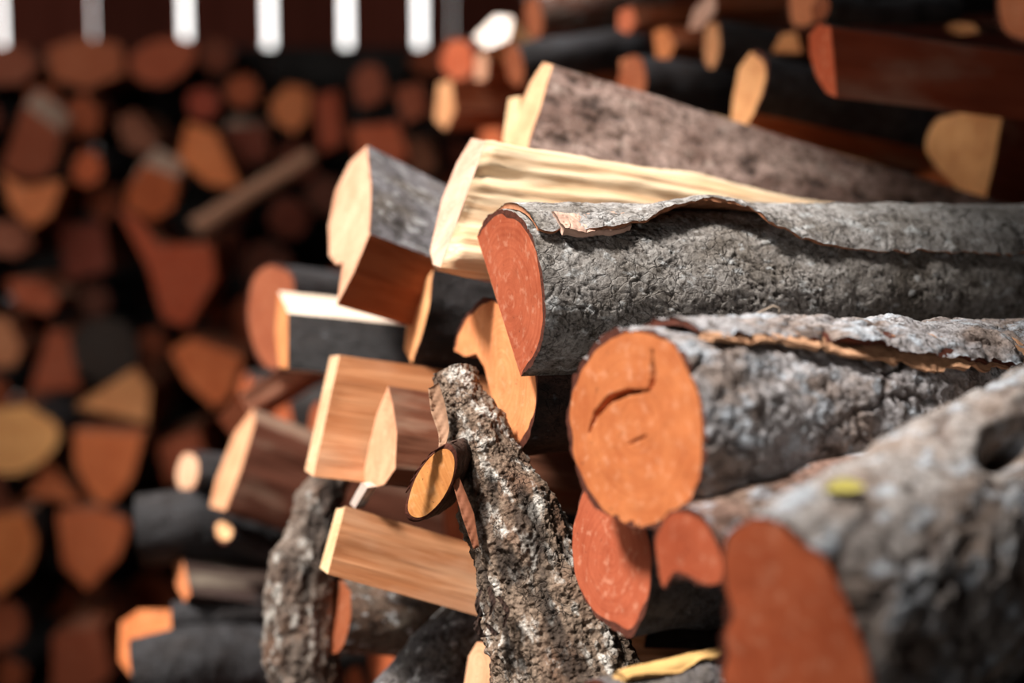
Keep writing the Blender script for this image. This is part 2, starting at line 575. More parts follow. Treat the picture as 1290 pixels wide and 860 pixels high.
def build_piece(name, label, cat, M, P2, kinds, L, cut=OR, bark=GREY, split=TAN, bmat=None, style='plain', step=0.012, nl=12,
                taper=1.0, bend=(0, 0), low=0.06, amp=1.0, thick=0.005, seed=1, group=None, cracks=None, concave=False, fres=5, pith=None,
                pits=(), splitamp=1.0, hook=None):
    bmat = bmat or M_BARK
    P2 = np.asarray(P2, float)
    if signed_area(P2) < 0:                       # make counter-clockwise
        P2 = P2[::-1]
        kinds = kinds[::-1]
        kinds = kinds[1:] + kinds[:1]
    O, kd = dense_outline(P2, kinds, step)
    kd = np.array(kd)
    m = len(O)
    root = thing(name, label, cat, M, group)
    if pith is None:
        pith = (0, 0, 0)
        if 's' in kinds and 'b' in kinds:
            bm_ = O[kd == 'b'].mean(0)
            pith = (0, -bm_[0] * 1.1, -bm_[1] * 1.1)
    ts = np.linspace(0, 1, nl + 1)
    P = sweep(O, L, ts, taper, bend, seed, low)
    # outward normals of the outline
    tang = np.roll(O, -1, 0) - np.roll(O, 1, 0)
    nn = np.stack([tang[:, 1], -tang[:, 0]], 1)
    nn /= np.linalg.norm(nn, axis=1)[:, None] + 1e-9
    # inner outline (wood without bark) at the front end
    inner = O.copy()
    idx = np.arange(m)
    isb = (kd == 'b') | (np.roll(kd, 1) == 'b')
    fullb = not np.any(kd == 's')
    seamdist = np.full(m, 99.0)
    if not fullb:
        seams = [i for i in range(m) if kd[i] != kd[i - 1]] if np.any(kd == 'b') else []
        for s in seams:
            dd = np.abs((idx - s + m // 2) % m - m // 2)
            seamdist = np.minimum(seamdist, dd * step)
    if np.any(kd == 'b'):
        f = (np.ones(m) if fullb else smooth(seamdist, 0, 0.010)) * isb
        inner = O - nn * (thick * (0.75 + 0.5 * vnoise(np.stack([O[:, 0] * 60, O[:, 1] * 60, O[:, 0] * 0 + seed], 1), seed)) * f)[:, None]
    # runs of equal kind
    runs = []
    if fullb or not np.any(kd == 'b') and False:
        runs = [('b', np.append(idx, 0))]
    else:
        corner = set()
        i0 = None
        for i in range(m):
            if kd[i] != kd[i - 1]:
                i0 = i
                break
        if i0 is None:
            i0 = 0
        cur = [i0]
        for s in range(1, m + 1):
            i = (i0 + s) % m
            cur.append(i)
            brk = kd[i] != kd[(i - 1) % m] or s == m
            if not brk and kd[i] == 's':
                a, b = O[i] - O[i - 1], O[(i + 1) % m] - O[i]
                cs = (a @ b) / (np.linalg.norm(a) * np.linalg.norm(b) + 1e-12)
                brk = cs < 0.80
            if brk:
                runs.append((kd[(i - 1) % m], np.array(cur)))
                cur = [i]
    for k, ii in runs:
        Q = P[:, ii].copy()
        nr, nc = Q.shape[:2]
        N2 = nn[ii]
        flat = Q.reshape(-1, 3)
        if k == 'b':
            h, ck, cid = relief(flat, style, seed, amp)
            fd = np.tile(np.ones(nc) if fullb else smooth(seamdist[ii], 0, 0.012), nr)
            for (pt, pang, rt, ra, dep) in pits:
                ang = np.arctan2(flat[:, 2], flat[:, 1])
                dth = (ang - pang + math.pi) % (2 * math.pi) - math.pi
                g = np.exp(-(((flat[:, 0] - pt) / rt) ** 2 + (dth / ra) ** 2) ** 2)
                h = h - dep * g
            h = h * fd
            Q = Q + (h.reshape(nr, nc)[..., None] * np.concatenate([np.zeros((nc, 1)), N2], 1)[None])
            V = Q.reshape(-1, 3)
            quads = grid_quads(nr, nc)
            mi = np.zeros(len(quads), int)
            # rim from the wood to the bark skin, both ends
            rimF = np.concatenate([np.full((nc, 1), 0.0), inner[ii]], 1)
            e = Q[-1].copy()
            ci = e[:, 1:].mean(0)
            e[:, 1:] = e[:, 1:] + (ci - e[:, 1:]) * 0.05 * (fd[:nc][:, None])
            base = len(V)
            V = np.concatenate([V, rimF, Q[0], Q[-1], e])
            a = np.arange(nc - 1)
            rq = np.stack([base + a, base + a + 1, base + nc + a + 1, base + nc + a], 1)
            rq2 = np.stack([base + 2 * nc + a, base + 2 * nc + a + 1, base + 3 * nc + a + 1, base + 3 * nc + a], 1)
            quads = np.concatenate([quads, rq, rq2])
            mi = np.concatenate([mi, np.ones(len(rq) * 2, int)])
            z = np.zeros(4 * nc)
            me = mesh_from('bark', V, quads, None, (bmat, M_RIM), mi, {'crack': np.concatenate([ck, z]), 'plate': np.concatenate([cid, z + .5])})
            link('bark', me, root, bark)
        else:
            dist = np.minimum(np.arange(nc), np.arange(nc)[::-1]) * step
            fd = np.tile(smooth(dist, 0, 0.010), nr)
            edge = np.repeat(np.minimum(smooth(ts * L, 0, 0.012), smooth((1 - ts) * L, 0, 0.012)), nc)
            h = splitamp * (0.004 * fbm(flat * np.array([7, 70, 70]) + seed, 4, seed + 2) + 0.005 * fbm(flat * np.array([5, 18, 18]), 2, seed + 9)) * fd * (0.15 + 0.85 * edge)
            Q = Q + (h.reshape(nr, nc)[..., None] * np.concatenate([np.zeros((nc, 1)), N2], 1)[None])
            me = mesh_from('split_face', Q.reshape(-1, 3), grid_quads(nr, nc), None, (M_SPLIT,))
            link('split_face', me, root, split if not isinstance(split, list) else split[len([1 for c in root.children if c.name.startswith('split_face')]) % len(split)])
    me = cut_mesh('cut_face', inner, 0.0, fres, seed, cracks, concave)
    link('cut_face', me, root, cut, pith)
    e = P[-1][:, 1:]
    ce = e.mean(0)
    e2 = e + (ce - e) * (0.05 * (np.ones(m) if fullb else smooth(seamdist, 0, 0.010)) * isb)[:, None]
    me = cut_mesh('cut_face', e2, L, 2, seed + 1, None, concave, True)
    link('cut_face', me, root, cut, pith)
    rr = float(np.percentile(np.linalg.norm(O, axis=1), 60))
    mw = np.array(M)
    FOOT.append((mw[:3, 3].copy(), mw[:3, 0].copy(), rr, L))
    return root, O, inner


def piece(name, label, poly, kinds, d, yaw, to, L, el=0.0, **kw):
    """a log or split whose visible end has the outline `poly` (pixels) at distance d"""
    poly = np.asarray(poly, float)
    if len(kinds) == 1:
        kinds = kinds * len(poly)
    kinds = list(kinds)
    # area centroid
    x, y = poly[:, 0], poly[:, 1]
    cr = x * np.roll(y, -1) - np.roll(x, -1) * y
    ar = cr.sum() / 2
    cx = ((x + np.roll(x, -1)) * cr).sum() / (6 * ar)
    cy = ((y + np.roll(y, -1)) * cr).sum() / (6 * ar)
    c = at(cx, cy, d)
    if to is None:
        ya, ea = math.radians(yaw), math.radians(el)
        A = np.array([math.cos(ya) * math.cos(ea), math.sin(ya) * math.cos(ea), math.sin(ea)])
    else:
        A = axis_to(c, math.radians(yaw), to)
    M, R = frame_of(A, c)
    tilt = kw.pop('tilt', None)
    n = A
    if tilt is not None:          # saw cut leaning back instead of square to the axis
        ya, ti = math.radians(yaw), math.radians(tilt)
        n = np.array([math.cos(ya) * math.cos(ti), math.sin(ya) * math.cos(ti), -math.sin(ti)])
    nl_ = R @ n
    loc = []
    for p in poly:
        r = ray(*p)
        s = ((c - CAM) @ n) / (r @ n)
        loc.append((R @ (CAM + s * r - c))[1:])
    cat = kw.pop('cat', 'log' if 's' not in kinds else 'firewood')
    cr_ = kw.pop('crack_px', None)
    if cr_:
        out = []
        for line, wd, dp in cr_:
            l2 = []
            for p in line:
                r = ray(*p)
                s = ((c - CAM) @ A) / (r @ A)
                l2.append((R @ (CAM + s * r - c))[1:])
            out.append((np.array(l2), wd, dp))
        kw['cracks'] = out
    root, O, inner = build_piece(name, label, cat, M, np.array(loc), kinds, L, **kw)
    if tilt is not None:
        for ch in root.children:
            co = np.zeros(len(ch.data.vertices) * 3, np.float32)
            ch.data.vertices.foreach_get('co', co)
            co = co.reshape(-1, 3)
            co[:, 0] -= (nl_[1] * co[:, 1] + nl_[2] * co[:, 2]) / nl_[0]
            ch.data.vertices.foreach_set('co', co.ravel())
            ch.data.update()
    return root, O, A, c, R


def ell(cx, cy, rx, ry, n=14, rot=0.0, wob=0.05, seed=1):
    rnd = random.Random(seed)
    out = []
    for k in range(n):
        a = 2 * math.pi * k / n
        s = 1 + rnd.uniform(-wob, wob)
        x, y = rx * s * math.cos(a), ry * s * math.sin(a)
        r = math.radians(rot)
        out.append((cx + x * math.cos(r) - y * math.sin(r), cy + x * math.sin(r) + y * math.cos(r)))
    return out


def limb(name, label, path, bmat, bark, cut, style='plain', amp=1.0, ns=40, nl=60, seed=1, cat='log', squash=1.0, group=None):
    """a crooked branch: path of (px, py, d, radius_px)"""
    W = np.array([at(p[0], p[1], p[2]) for p in path])
    Rr = np.array([p[3] * p[2] / F for p in path])
    A = nrm(W[-1] - W[0])
    M, Rm = frame_of(A, W[0])
    Lc = (W - W[0]) @ Rm.T
    u = np.concatenate([[0], np.cumsum(np.linalg.norm(np.diff(Lc, axis=0), axis=1))])
    u /= u[-1]
    tt = np.linspace(0, 1, nl)
    ctr = np.stack([np.interp(tt, u, Lc[:, k]) for k in range(3)], 1)
    # soften the corners of the path
    for _ in range(int(nl / 10)):
        ctr[1:-1] = 0.25 * ctr[:-2] + 0.5 * ctr[1:-1] + 0.25 * ctr[2:]
    rad = np.interp(tt, u, Rr)
    tan = np.gradient(ctr, axis=0)
    tan /= np.linalg.norm(tan, axis=1)[:, None]
    e1 = np.cross(tan, np.array([0, 0, 1.0]))
    e1 /= np.linalg.norm(e1, axis=1)[:, None]
    e2 = np.cross(tan, e1)
    th = np.arange(ns) / ns * 2 * math.pi
    dirs = np.cos(th)[None, :, None] * e1[:, None] + np.sin(th)[None, :, None] * e2[:, None] * squash
    P = ctr[:, None] + dirs * rad[:, None, None]
    flat = P.reshape(-1, 3)
    h, ck, cid = relief(flat, style, seed, amp)
    P = P + dirs * h.reshape(nl, ns)[..., None]
    root = thing(name, label, cat, M, group)
    V = P.reshape(-1, 3)
    a0 = P[0].mean(0)
    me = mesh_from('bark', V, grid_quads(nl, ns, True, flip=False), None, (bmat,), None, {'crack': ck, 'plate': cid})
    link('bark', me, root, bark)
    for k, fl in ((0, False), (-1, True)):
        ring = P[k]
        cc = ring.mean(0)
        ring2 = cc + (ring - cc) * 1.0
        V = np.concatenate([ring2, [cc]])
        a = np.arange(ns)
        T = np.stack([a, (a + 1) % ns, np.full(ns, ns)], 1)
        link('cut_face', mesh_from('cut_face', V, None, T if fl else T[:, ::-1], (M_CUT,)), root, cut, cc)
    for k in range(len(path) - 1):
        FOOT.append(((W[k]).copy(), nrm(W[k + 1] - W[k]), float(max(Rr[k], Rr[k + 1])), float(np.linalg.norm(W[k + 1] - W[k]))))
    return root, M, Rm, ctr, rad


# ------------------------------------------------------------------ the shed
def box_mesh(name, x0, x1, y0, y1, z0, z1, mat, bev=0.0):
    V = np.array([(x, y, z) for x in (x0, x1) for y in (y0, y1) for z in (z0, z1)], float)
    Q = [(0, 1, 3, 2), (4, 6, 7, 5), (0, 4, 5, 1), (2, 3, 7, 6), (0, 2, 6, 4), (1, 5, 7, 3)]
    return mesh_from(name, V, Q, None, (mat,), shade=False)


M_BOARD = mat_plain('red_brown_wall_board', lin(112, 54, 40), 0.35, 9, 0.85, (6, 1, 0.25), True)
M_ROOF = mat_plain('roof_board', lin(70, 42, 30), 0.3, 9, 0.85, (1, 6, 1))
M_DIRT = mat_plain('packed_dirt_floor', lin(74, 52, 40), 0.4, 14, 0.95)

tag(link('floor', box_mesh('floor', -3.2, 3.2, -1.6, 6.2, -0.06, 0.0, M_DIRT)), 'packed brown dirt floor under the firewood stacks', 'floor', None, 'structure')
WALL_Y = 5.60
wall = thing('wall_back', 'red-brown vertical board wall with bright gaps behind the far pile', 'wall', Matrix.Translation((0, WALL_Y, 0)))
wall['kind'] = 'structure'
SLITS = [(-196, .022), (-96, .022), (8, .034), (122, .013), (237, .036), (342, .036), (438, .036), (530, .036), (570, .003), (668, .002), (772, .002), (876, .002), (980, .002), (1084, .002),
         (1188, .002), (1292, .002), (1396, .002), (1500, .002)]
DW = (WALL_Y - CAM[1]) * math.cos(PITCH)
sx = [((p - 645) / F * DW, g) for p, g in SLITS]
brnd = random.Random(5)
for k in range(len(sx) - 1):
    x0 = sx[k][0] + sx[k][1] / 2
    x1 = sx[k + 1][0] - sx[k + 1][1] / 2
    o = link('board', box_mesh('board', x0, x1, brnd.uniform(-.004, .004), 0.03 + brnd.uniform(-.003, .003), 0.0, 2.75, M_BOARD), wall)
    v = brnd.uniform(0.85, 1.12)
    c = lin(186 * v, 100 * v, 82 * v)
    o.color = c
for z in (0.35, 2.45):
    link('rail', box_mesh('rail', sx[0][0], sx[-1][0], 0.03, 0.08, z, z + 0.10, M_BOARD), wall, lin(130, 66, 52))
def boxes_mesh(name, boxes, mat):
    V, Q = [], []
    for (x0, x1, y0, y1, z0, z1) in boxes:
        n = len(V)
        V += [(x, y, z) for x in (x0, x1) for y in (y0, y1) for z in (z0, z1)]
        Q += [tuple(n + i for i in f) for f in [(0, 1, 3, 2), (4, 6, 7, 5), (0, 4, 5, 1), (2, 3, 7, 6), (0, 2, 6, 4), (1, 5, 7, 3)]]
    return mesh_from(name, np.array(V, float), Q, None, (mat,), shade=False)


tag(link('wall_left', box_mesh('wall_left', -2.82, -2.76, -1.66, 5.63, 0.0, 2.75, M_ROOF)), 'dark board side wall left of the far pile', 'wall', None, 'structure')
tag(link('wall_right', box_mesh('wall_right', 2.76, 2.82, -1.66, 5.63, 0.0, 2.75, M_ROOF)), 'dark board side wall right of the stacks', 'wall', None, 'structure')
HX0, HX1, HY0, HY1 = HATCH
tag(link('ceiling', boxes_mesh('ceiling', [(-2.95, 2.95, HY1, 5.8, 2.75, 2.83), (-2.95, 2.95, -1.75, HY0, 2.75, 2.83), (-2.95, HX0, HY0, HY1, 2.75, 2.83), (HX1, 2.95, HY0, HY1, 2.75, 2.83)], M_ROOF)),
    'dark roof boards with an open hatch above the near stack', 'ceiling', None, 'structure')
tag(link('wall_front', boxes_mesh('wall_front', [(-2.82, DOOR[0], -1.66, -1.60, 0, 2.75), (DOOR[1], 2.82, -1.66, -1.60, 0, 2.75), (DOOR[0], DOOR[1], -1.66, -1.60, DOOR[2], 2.75)], M_ROOF)),
    'dark board wall with an open doorway behind the camera', 'wall', None, 'structure')

# ------------------------------------------------------------------ the near stack
# 1. grey round log in focus, with its peeling sheet of bark
A_POLY = [(601, 298), (612, 276), (632, 264), (655, 272), (672, 300), (683, 345), (687, 390), (683, 428), (673, 456), (656, 474)]
rootA, OA, axA, cA, RA = piece('bark_log', 'grey bark log in sharp focus with orange flat-sided end and peeling bark', A_POLY, 'bbbbbbbbbs', 1.28, 25, (1290, 340), 1.0,
      cut=lin(180, 95, 64), bark=lin(176, 171, 165), bmat=M_BARK, style='scaly', step=0.0012, nl=620, taper=0.97, low=0.03, amp=1.0, thick=0.006, seed=3, fres=60)


def flap(root, O, name, edge, lift, th_top, t0, t1, bmat, bark, style, seed, taper, L, thick=0.004, nt=260, nw=70, base=0.003, inner=None):
    """sheet of bark lying on a log: edge = [(x along log, elevation deg towards the camera)], lift = [(x, metres)]"""
    ang = np.arctan2(O[:, 1], O[:, 0])
    rr = np.hypot(O[:, 0], O[:, 1])
    o = np.argsort(ang)
    ang, rr = ang[o], rr[o]
    xs = np.linspace(t0, t1, nt)
    eb = 180 - np.interp(xs, [e[0] for e in edge], [e[1] for e in edge])
    eb = eb + 2.2 * fbm(np.stack([xs * 70, xs * 0, xs * 0], 1), 3, seed) * 2
    lf = np.interp(xs, [e[0] for e in lift], [e[1] for e in lift])
    ww = np.linspace(0, 1, nw)
    TH = np.radians(th_top + (eb[:, None] - th_top) * ww[None])
    r = np.interp(TH.ravel(), ang, rr, period=2 * math.pi).reshape(nt, nw)
    r = r * (1 + (taper - 1) * xs / L)[:, None]
    off = base * smooth(ww, 0, 0.25)[None] + lf[:, None] * smooth(ww, 0.35, 1.0)[None] ** 1.5
    P0 = np.stack([np.repeat(xs[:, None], nw, 1), r * np.cos(TH), r * np.sin(TH)], -1)
    h, ck, cid = relief(P0.reshape(-1, 3), style, seed, 1.0)
    fr = 0.004 * fbm(np.stack([xs * 30, xs * 0 + 3, xs * 0], 1), 2, seed + 4)[:, None] * smooth(ww, 0.6, 1)[None]
    ro = r + off + h.reshape(nt, nw) + thick + fr
    ri = r + off + fr * 0.6 - 0.002 * (1 - smooth(ww, 0.3, 0.9))[None]
    top = np.stack([P0[..., 0], ro * np.cos(TH), ro * np.sin(TH)], -1)
    bot = np.stack([P0[..., 0], ri * np.cos(TH), ri * np.sin(TH)], -1)
    n = nt * nw
    V = np.concatenate([top.reshape(-1, 3), bot.reshape(-1, 3)])
    q1 = grid_quads(nt, nw)
    q2 = grid_quads(nt, nw, off=n, flip=True)
    j = np.arange(nt - 1)
    e1 = np.stack([j * nw + nw - 1, (j + 1) * nw + nw - 1, n + (j + 1) * nw + nw - 1, n + j * nw + nw - 1], 1)
    i = np.arange(nw - 1)
    e2 = np.stack([i, i + 1, n + i + 1, n + i], 1)
    q = np.concatenate([q1, q2, e1, e2])
    mi = np.concatenate([np.zeros(len(q1), int), np.ones(len(q2) + len(e1) + len(e2), int)])
    me = mesh_from(name, V, q, None, (bmat, inner or M_RIM), mi, {'crack': np.tile(ck, 2), 'plate': np.tile(cid, 2)})
    return link(name, me, root, bark)


M_FLAKE = mat_plain('torn_bark_edge', lin(176, 118, 84), 0.4, 120)
fl = flap(rootA, OA, 'peeling_bark', [(0.004, 52), (0.03, 50), (0.075, 48), (0.11, 55), (0.15, 66), (0.18, 72), (0.205, 66), (0.235, 50), (0.29, 33), (0.40, 25), (0.62, 16), (0.99, 12)],
          [(0, 0.001), (0.06, 0.003), (0.13, 0.010), (0.18, 0.019), (0.22, 0.021), (0.26, 0.010), (0.30, 0.002), (1, 0.001)], 48, 0.004, 0.985, M_BARK, lin(190, 186, 182), 'scaly', 13, 0.97, 1.0,
          inner=M_FLAKE, nt=700, nw=90)
fl['label'] = 'curled sheet of bark lifting off the log'
fl2 = flap(rootA, OA, 'inner_bark_strip', [(0.026, 45), (0.05, 46), (0.075, 47), (0.10, 53)], [(0, 0.0)], 104, 0.026, 0.098, M_INNER, lin(214, 176, 156), 'scaly', 17, 0.97, 1.0, thick=0.0066, inner=M_INNER, nt=120, nw=40)
fl2['label'] = 'pale pink strip of exposed inner bark'

# 2. big orange end with an arc-shaped crack
B_POLY = [(718, 560), (716, 520), (722, 480), (740, 445), (765, 422), (800, 411), (835, 420), (862, 445), (880, 485), (890, 530), (889, 575), (878, 620), (855, 650), (820, 668), (790, 668), (755, 645), (732, 610)]
rootB, OB, axB, cB, RB = piece('bark_log', 'thick flaky-barked log whose round orange end has an arc-shaped crack', B_POLY, 'b', 1.06, 36, (1290, 512), 0.95,
      cut=lin(196, 118, 70), bark=lin(184, 181, 182), bmat=M_PLATE, style='plates', step=0.0016, nl=480, taper=0.95, low=0.05, amp=1.0, thick=0.005, seed=11, fres=110,
      crack_px=[([(742, 545), (750, 522), (768, 503), (790, 494), (816, 492)], 0.0036, 0.022), ([(816, 494), (822, 478), (821, 440)], 0.0030, 0.018), ([(790, 560), (815, 548)], 0.0012, 0.002)])
fl = flap(rootB, OB, 'bark_plate', [(0.03, 62), (0.10, 60), (0.17, 52), (0.25, 43), (0.33, 38), (0.45, 30), (0.94, 24)], [(0, 0.001), (0.14, 0.003), (0.2, 0.007), (0.3, 0.006), (0.4, 0.002), (1, 0.002)],
          60, 0.03, 0.94, M_PLATE, lin(182, 179, 180), 'plates', 19, 0.95, 0.95, nt=460, nw=60, inner=M_RIM)
fl['label'] = 'raised plates of grey bark along the crest'
fl = flap(rootB, OB, 'inner_bark_strip', [(0.03, 58), (0.10, 57), (0.15, 47), (0.2, 45), (0.25, 37), (0.3, 35), (0.36, 36), (0.42, 32)], [(0, 0.0)], 112, 0.03, 0.42, M_INNER, lin(206, 158, 122), 'scaly', 23, 0.95, 0.95, thick=0.0035, inner=M_INNER, nt=240, nw=40)
fl['label'] = 'orange strip of exposed inner bark'

# 3. hooked crescent end behind the focus log
piece('split_log', 'pale orange crescent-shaped log end with a hooked notch, under the focus log',
      [(572, 441), (577, 415), (590, 392), (612, 375), (645, 388), (668, 432), (677, 485), (673, 525), (662, 553), (645, 574), (636, 570), (630, 530), (618, 495), (610, 462), (600, 445), (586, 449)],
      'bbbbbbbbbbssssss', 1.37, 22, (900, 455), 0.6, cut=lin(244, 164, 108), bark=lin(78, 54, 44), split=BRN, bmat=M_DARK, step=0.004, nl=60, concave=True, thick=0.006, seed=21)

# 4. small red-orange end below the cracked one
piece('bark_log', 'small pointed red-orange log end tucked beneath the cracked log', [(738, 612), (724, 650), (719, 690), (726, 735), (748, 770), (776, 789), (792, 798), (803, 787), (816, 755), (822, 715), (819, 680), (800, 640), (765, 612)],
      'b', 1.15, 30, (1250, 690), 0.8, cut=lin(178, 94, 64), bark=DGREY, bmat=M_DARK, step=0.003, nl=60, seed=25, fres=40, thick=0.003)

# 5. lobe between, 6. big blurred foreground log
piece('bark_log', 'little orange log end wedged between the cracked log and the nearest log', [(824, 700), (828, 660), (848, 641), (878, 644), (900, 668), (914, 705), (908, 736), (880, 737), (852, 726), (836, 742)],
      'b', 0.99, 38, (1230, 560), 0.7, cut=lin(180, 92, 60), bark=lin(150, 118, 104), bmat=M_PLATE, step=0.003, nl=80, seed=27, thick=0.004, style='plates', amp=0.5)
G_POLY = [(906, 715), (915, 672), (945, 650), (985, 656), (1030, 690), (1070, 750), (1096, 820), (1104, 890), (1095, 960), (1065, 1020), (1020, 1050), (970, 1040), (930, 990), (910, 920), (906, 850), (912, 780)]
rootG, OG, axG, cG, RG = piece('bark_log', 'large blurred grey log nearest the camera with a deep orange end', G_POLY, 'b', 0.86, 42, (1400, 585), 0.9, cut=lin(190, 99, 62), bark=lin(172, 165, 160),
      bmat=M_PLATE, style='plates', step=0.0025, nl=260, taper=1.0, low=0.10, amp=0.8, thick=0.006, seed=31, fres=20, pits=[(0.218, math.radians(111), 0.036, 0.13, 0.045)])

# 7. log low in front with a yellow strip of bare wood
rootH, OH, axH, cH, RH = piece('bark_log', 'grey log at the bottom edge with a yellow strip of bare wood on top', ell(752, 936, 46, 80, 14, 0, 0.05, 4), 'b', 1.08, 34, (1000, 858), 0.6, cut=OR, bark=lin(124, 120, 122), bmat=M_BARK,
      style='scaly', step=0.002, nl=200, seed=35)
fl = flap(rootH, OH, 'bare_wood_strip', [(0.0, 66), (0.06, 62), (0.12, 66), (0.2, 58), (0.5, 60)], [(0, 0.0)], 100, 0.01, 0.32, M_INNER, lin(224, 178, 112), 'plain', 37, 1.0, 0.6, thick=0.003, inner=M_INNER, nt=100, nw=16)
fl['label'] = 'yellow strip of bare wood'

# 8. leaning lichen branch
rootD, MD, RmD, ctrD, radD = limb('lichen_branch', 'rough lichen-crusted branch leaning upright in the middle of the stack',
      [(750, 960, 1.24, 105), (718, 860, 1.26, 98), (696, 790, 1.27, 88), (665, 705, 1.28, 70), (636, 625, 1.30, 56), (606, 560, 1.32, 42), (584, 505, 1.34, 33), (574, 468, 1.35, 30)], M_LICHEN, lin(142, 122, 104), BRN, 'lichen', 1.2, 420, 700, 41, 'branch', 0.9)


def local_tube(root, name, P, R, mat, ns=20, color=None, jag=0.0, seed=1, mats=None):
    P = np.asarray(P, float)
    R = np.asarray(R, float)
    tan = np.gradient(P, axis=0)
    tan /= np.linalg.norm(tan, axis=1)[:, None]
    ref = np.array([0.3, 0.2, 0.93])
    e1 = np.cross(tan, ref)
    e1 /= np.linalg.norm(e1, axis=1)[:, None]
    e2 = np.cross(tan, e1)
    th = np.arange(ns) / ns * 2 * math.pi
    rr = R[:, None] * (1 + jag * vnoise(np.stack([np.repeat(np.arange(len(P)) * 0.7, ns), np.tile(np.cos(th) * 2, len(P)), np.tile(np.sin(th) * 2, len(P))], 1), seed).reshape(len(P), ns))
    V = P[:, None] + (np.cos(th)[None, :, None] * e1[:, None] + np.sin(th)[None, :, None] * e2[:, None]) * rr[..., None]
    V = V.reshape(-1, 3)
    V = np.concatenate([V, [P[0], P[-1]]])
    n = len(P)
    a = np.arange(ns)
    T = np.concatenate([np.stack([(a + 1) % ns, a, np.full(ns, n * ns)], 1), np.stack([(n - 1) * ns + a, (n - 1) * ns + (a + 1) % ns, np.full(ns, n * ns + 1)], 1)])
    return link(name, mesh_from(name, V, grid_quads(n, ns, True), T, (mat,), None, {'crack': np.zeros(len(V)), 'plate': np.full(len(V), 0.5)}), root, color)


def toloc(M, R, p):
    return R @ (np.asarray(p) - np.array(M)[:3, 3])


MB_ = rootB.matrix_world
tt_ = np.linspace(0, 1, 14)
fib = np.array([[np.interp(t, [0, .3, .6, .85, 1], v) for v in ([948, 962, 974, 982, 981], [397, 391, 385, 388, 395])] for t in tt_])
o = local_tube(rootB, 'loose_fibre', [toloc(MB_, RB, at(a_, b_, 1.15)) for a_, b_ in fib], np.linspace(0.0008, 0.0004, 14), M_INNER, 6, lin(200, 180, 160))
o['label'] = 'thin curled fibre'

# sawn stub on the branch
ST_POLY = [(514, 636), (524, 602), (543, 575), (561, 565), (572, 576), (570, 602), (556, 630), (536, 649), (520, 650)]
cst = at(543, 608, 1.255)
Ast = nrm(at(588, 590, 1.36) - cst)
stub_face, stub_back = [], []
for p in ST_POLY:
    r = ray(*p)
    s = ((cst - CAM) @ Ast) / (r @ Ast)
    stub_face.append(CAM + s * r)
sf = np.array([toloc(MD, RmD, q) for q in stub_face])
O2, _ = dense_outline(np.stack([sf[:, 0], sf[:, 1]], 1), ['b'] * len(sf), 0.003)
O3, _ = dense_outline(np.stack([sf[:, 2], sf[:, 1]], 1), ['b'] * len(sf), 0.003)
nS = 56
per = np.linspace(0, len(sf), nS, endpoint=False)
cl = []
for u in per:
    i = int(u) % len(sf)
    f = u - int(u)
    p0, p1, p2, p3 = sf[i - 1], sf[i], sf[(i + 1) % len(sf)], sf[(i + 2) % len(sf)]
    cl.append(0.5 * (2 * p1 + (p2 - p0) * f + (2 * p0 - 5 * p1 + 4 * p2 - p3) * f * f + (3 * p1 - p0 - 3 * p2 + p3) * f ** 3))
cl = np.array(cl)
cen = cl.mean(0)
axl = RmD @ Ast
rows = []
for k, t in enumerate(np.linspace(0, 1, 20)):
    sc = 1.12 + 0.05 * t
    ring = cen + (cl - cen) * sc + axl * (t * 0.05)
    ring += 0.0018 * fbm(ring * 150, 3, 5)[:, None] * (cl - cen) / np.linalg.norm(cl - cen, axis=1)[:, None]
    rows.append(ring)
V = np.concatenate([cl[None], np.array(rows)]).reshape(-1, 3)
q = grid_quads(21, nS, True)
mi = np.zeros(len(q), int)
mi[:nS] = 1
stub = link('branch_stub', mesh_from('branch_stub', V, q, None, (M_DARK, M_RIM), mi, {'crack': np.zeros(len(V)), 'plate': np.full(len(V), .6)}), rootD, lin(84, 62, 50))
Vc = np.concatenate([cl - axl * 0.0005, [cen - axl * 0.0015]])
a = np.arange(nS)
sc_ = bpy.data.objects.new('cut_face', mesh_from('cut_face', Vc, None, np.stack([a, (a + 1) % nS, np.full(nS, nS)], 1), (M_CUT,)))
COL.objects.link(sc_)
sc_.parent = stub
sc_.color = lin(240, 168, 98)
sc_['pith'] = [float(v) for v in cen]
sc_['label'] = 'sawn oval of pale orange wood'

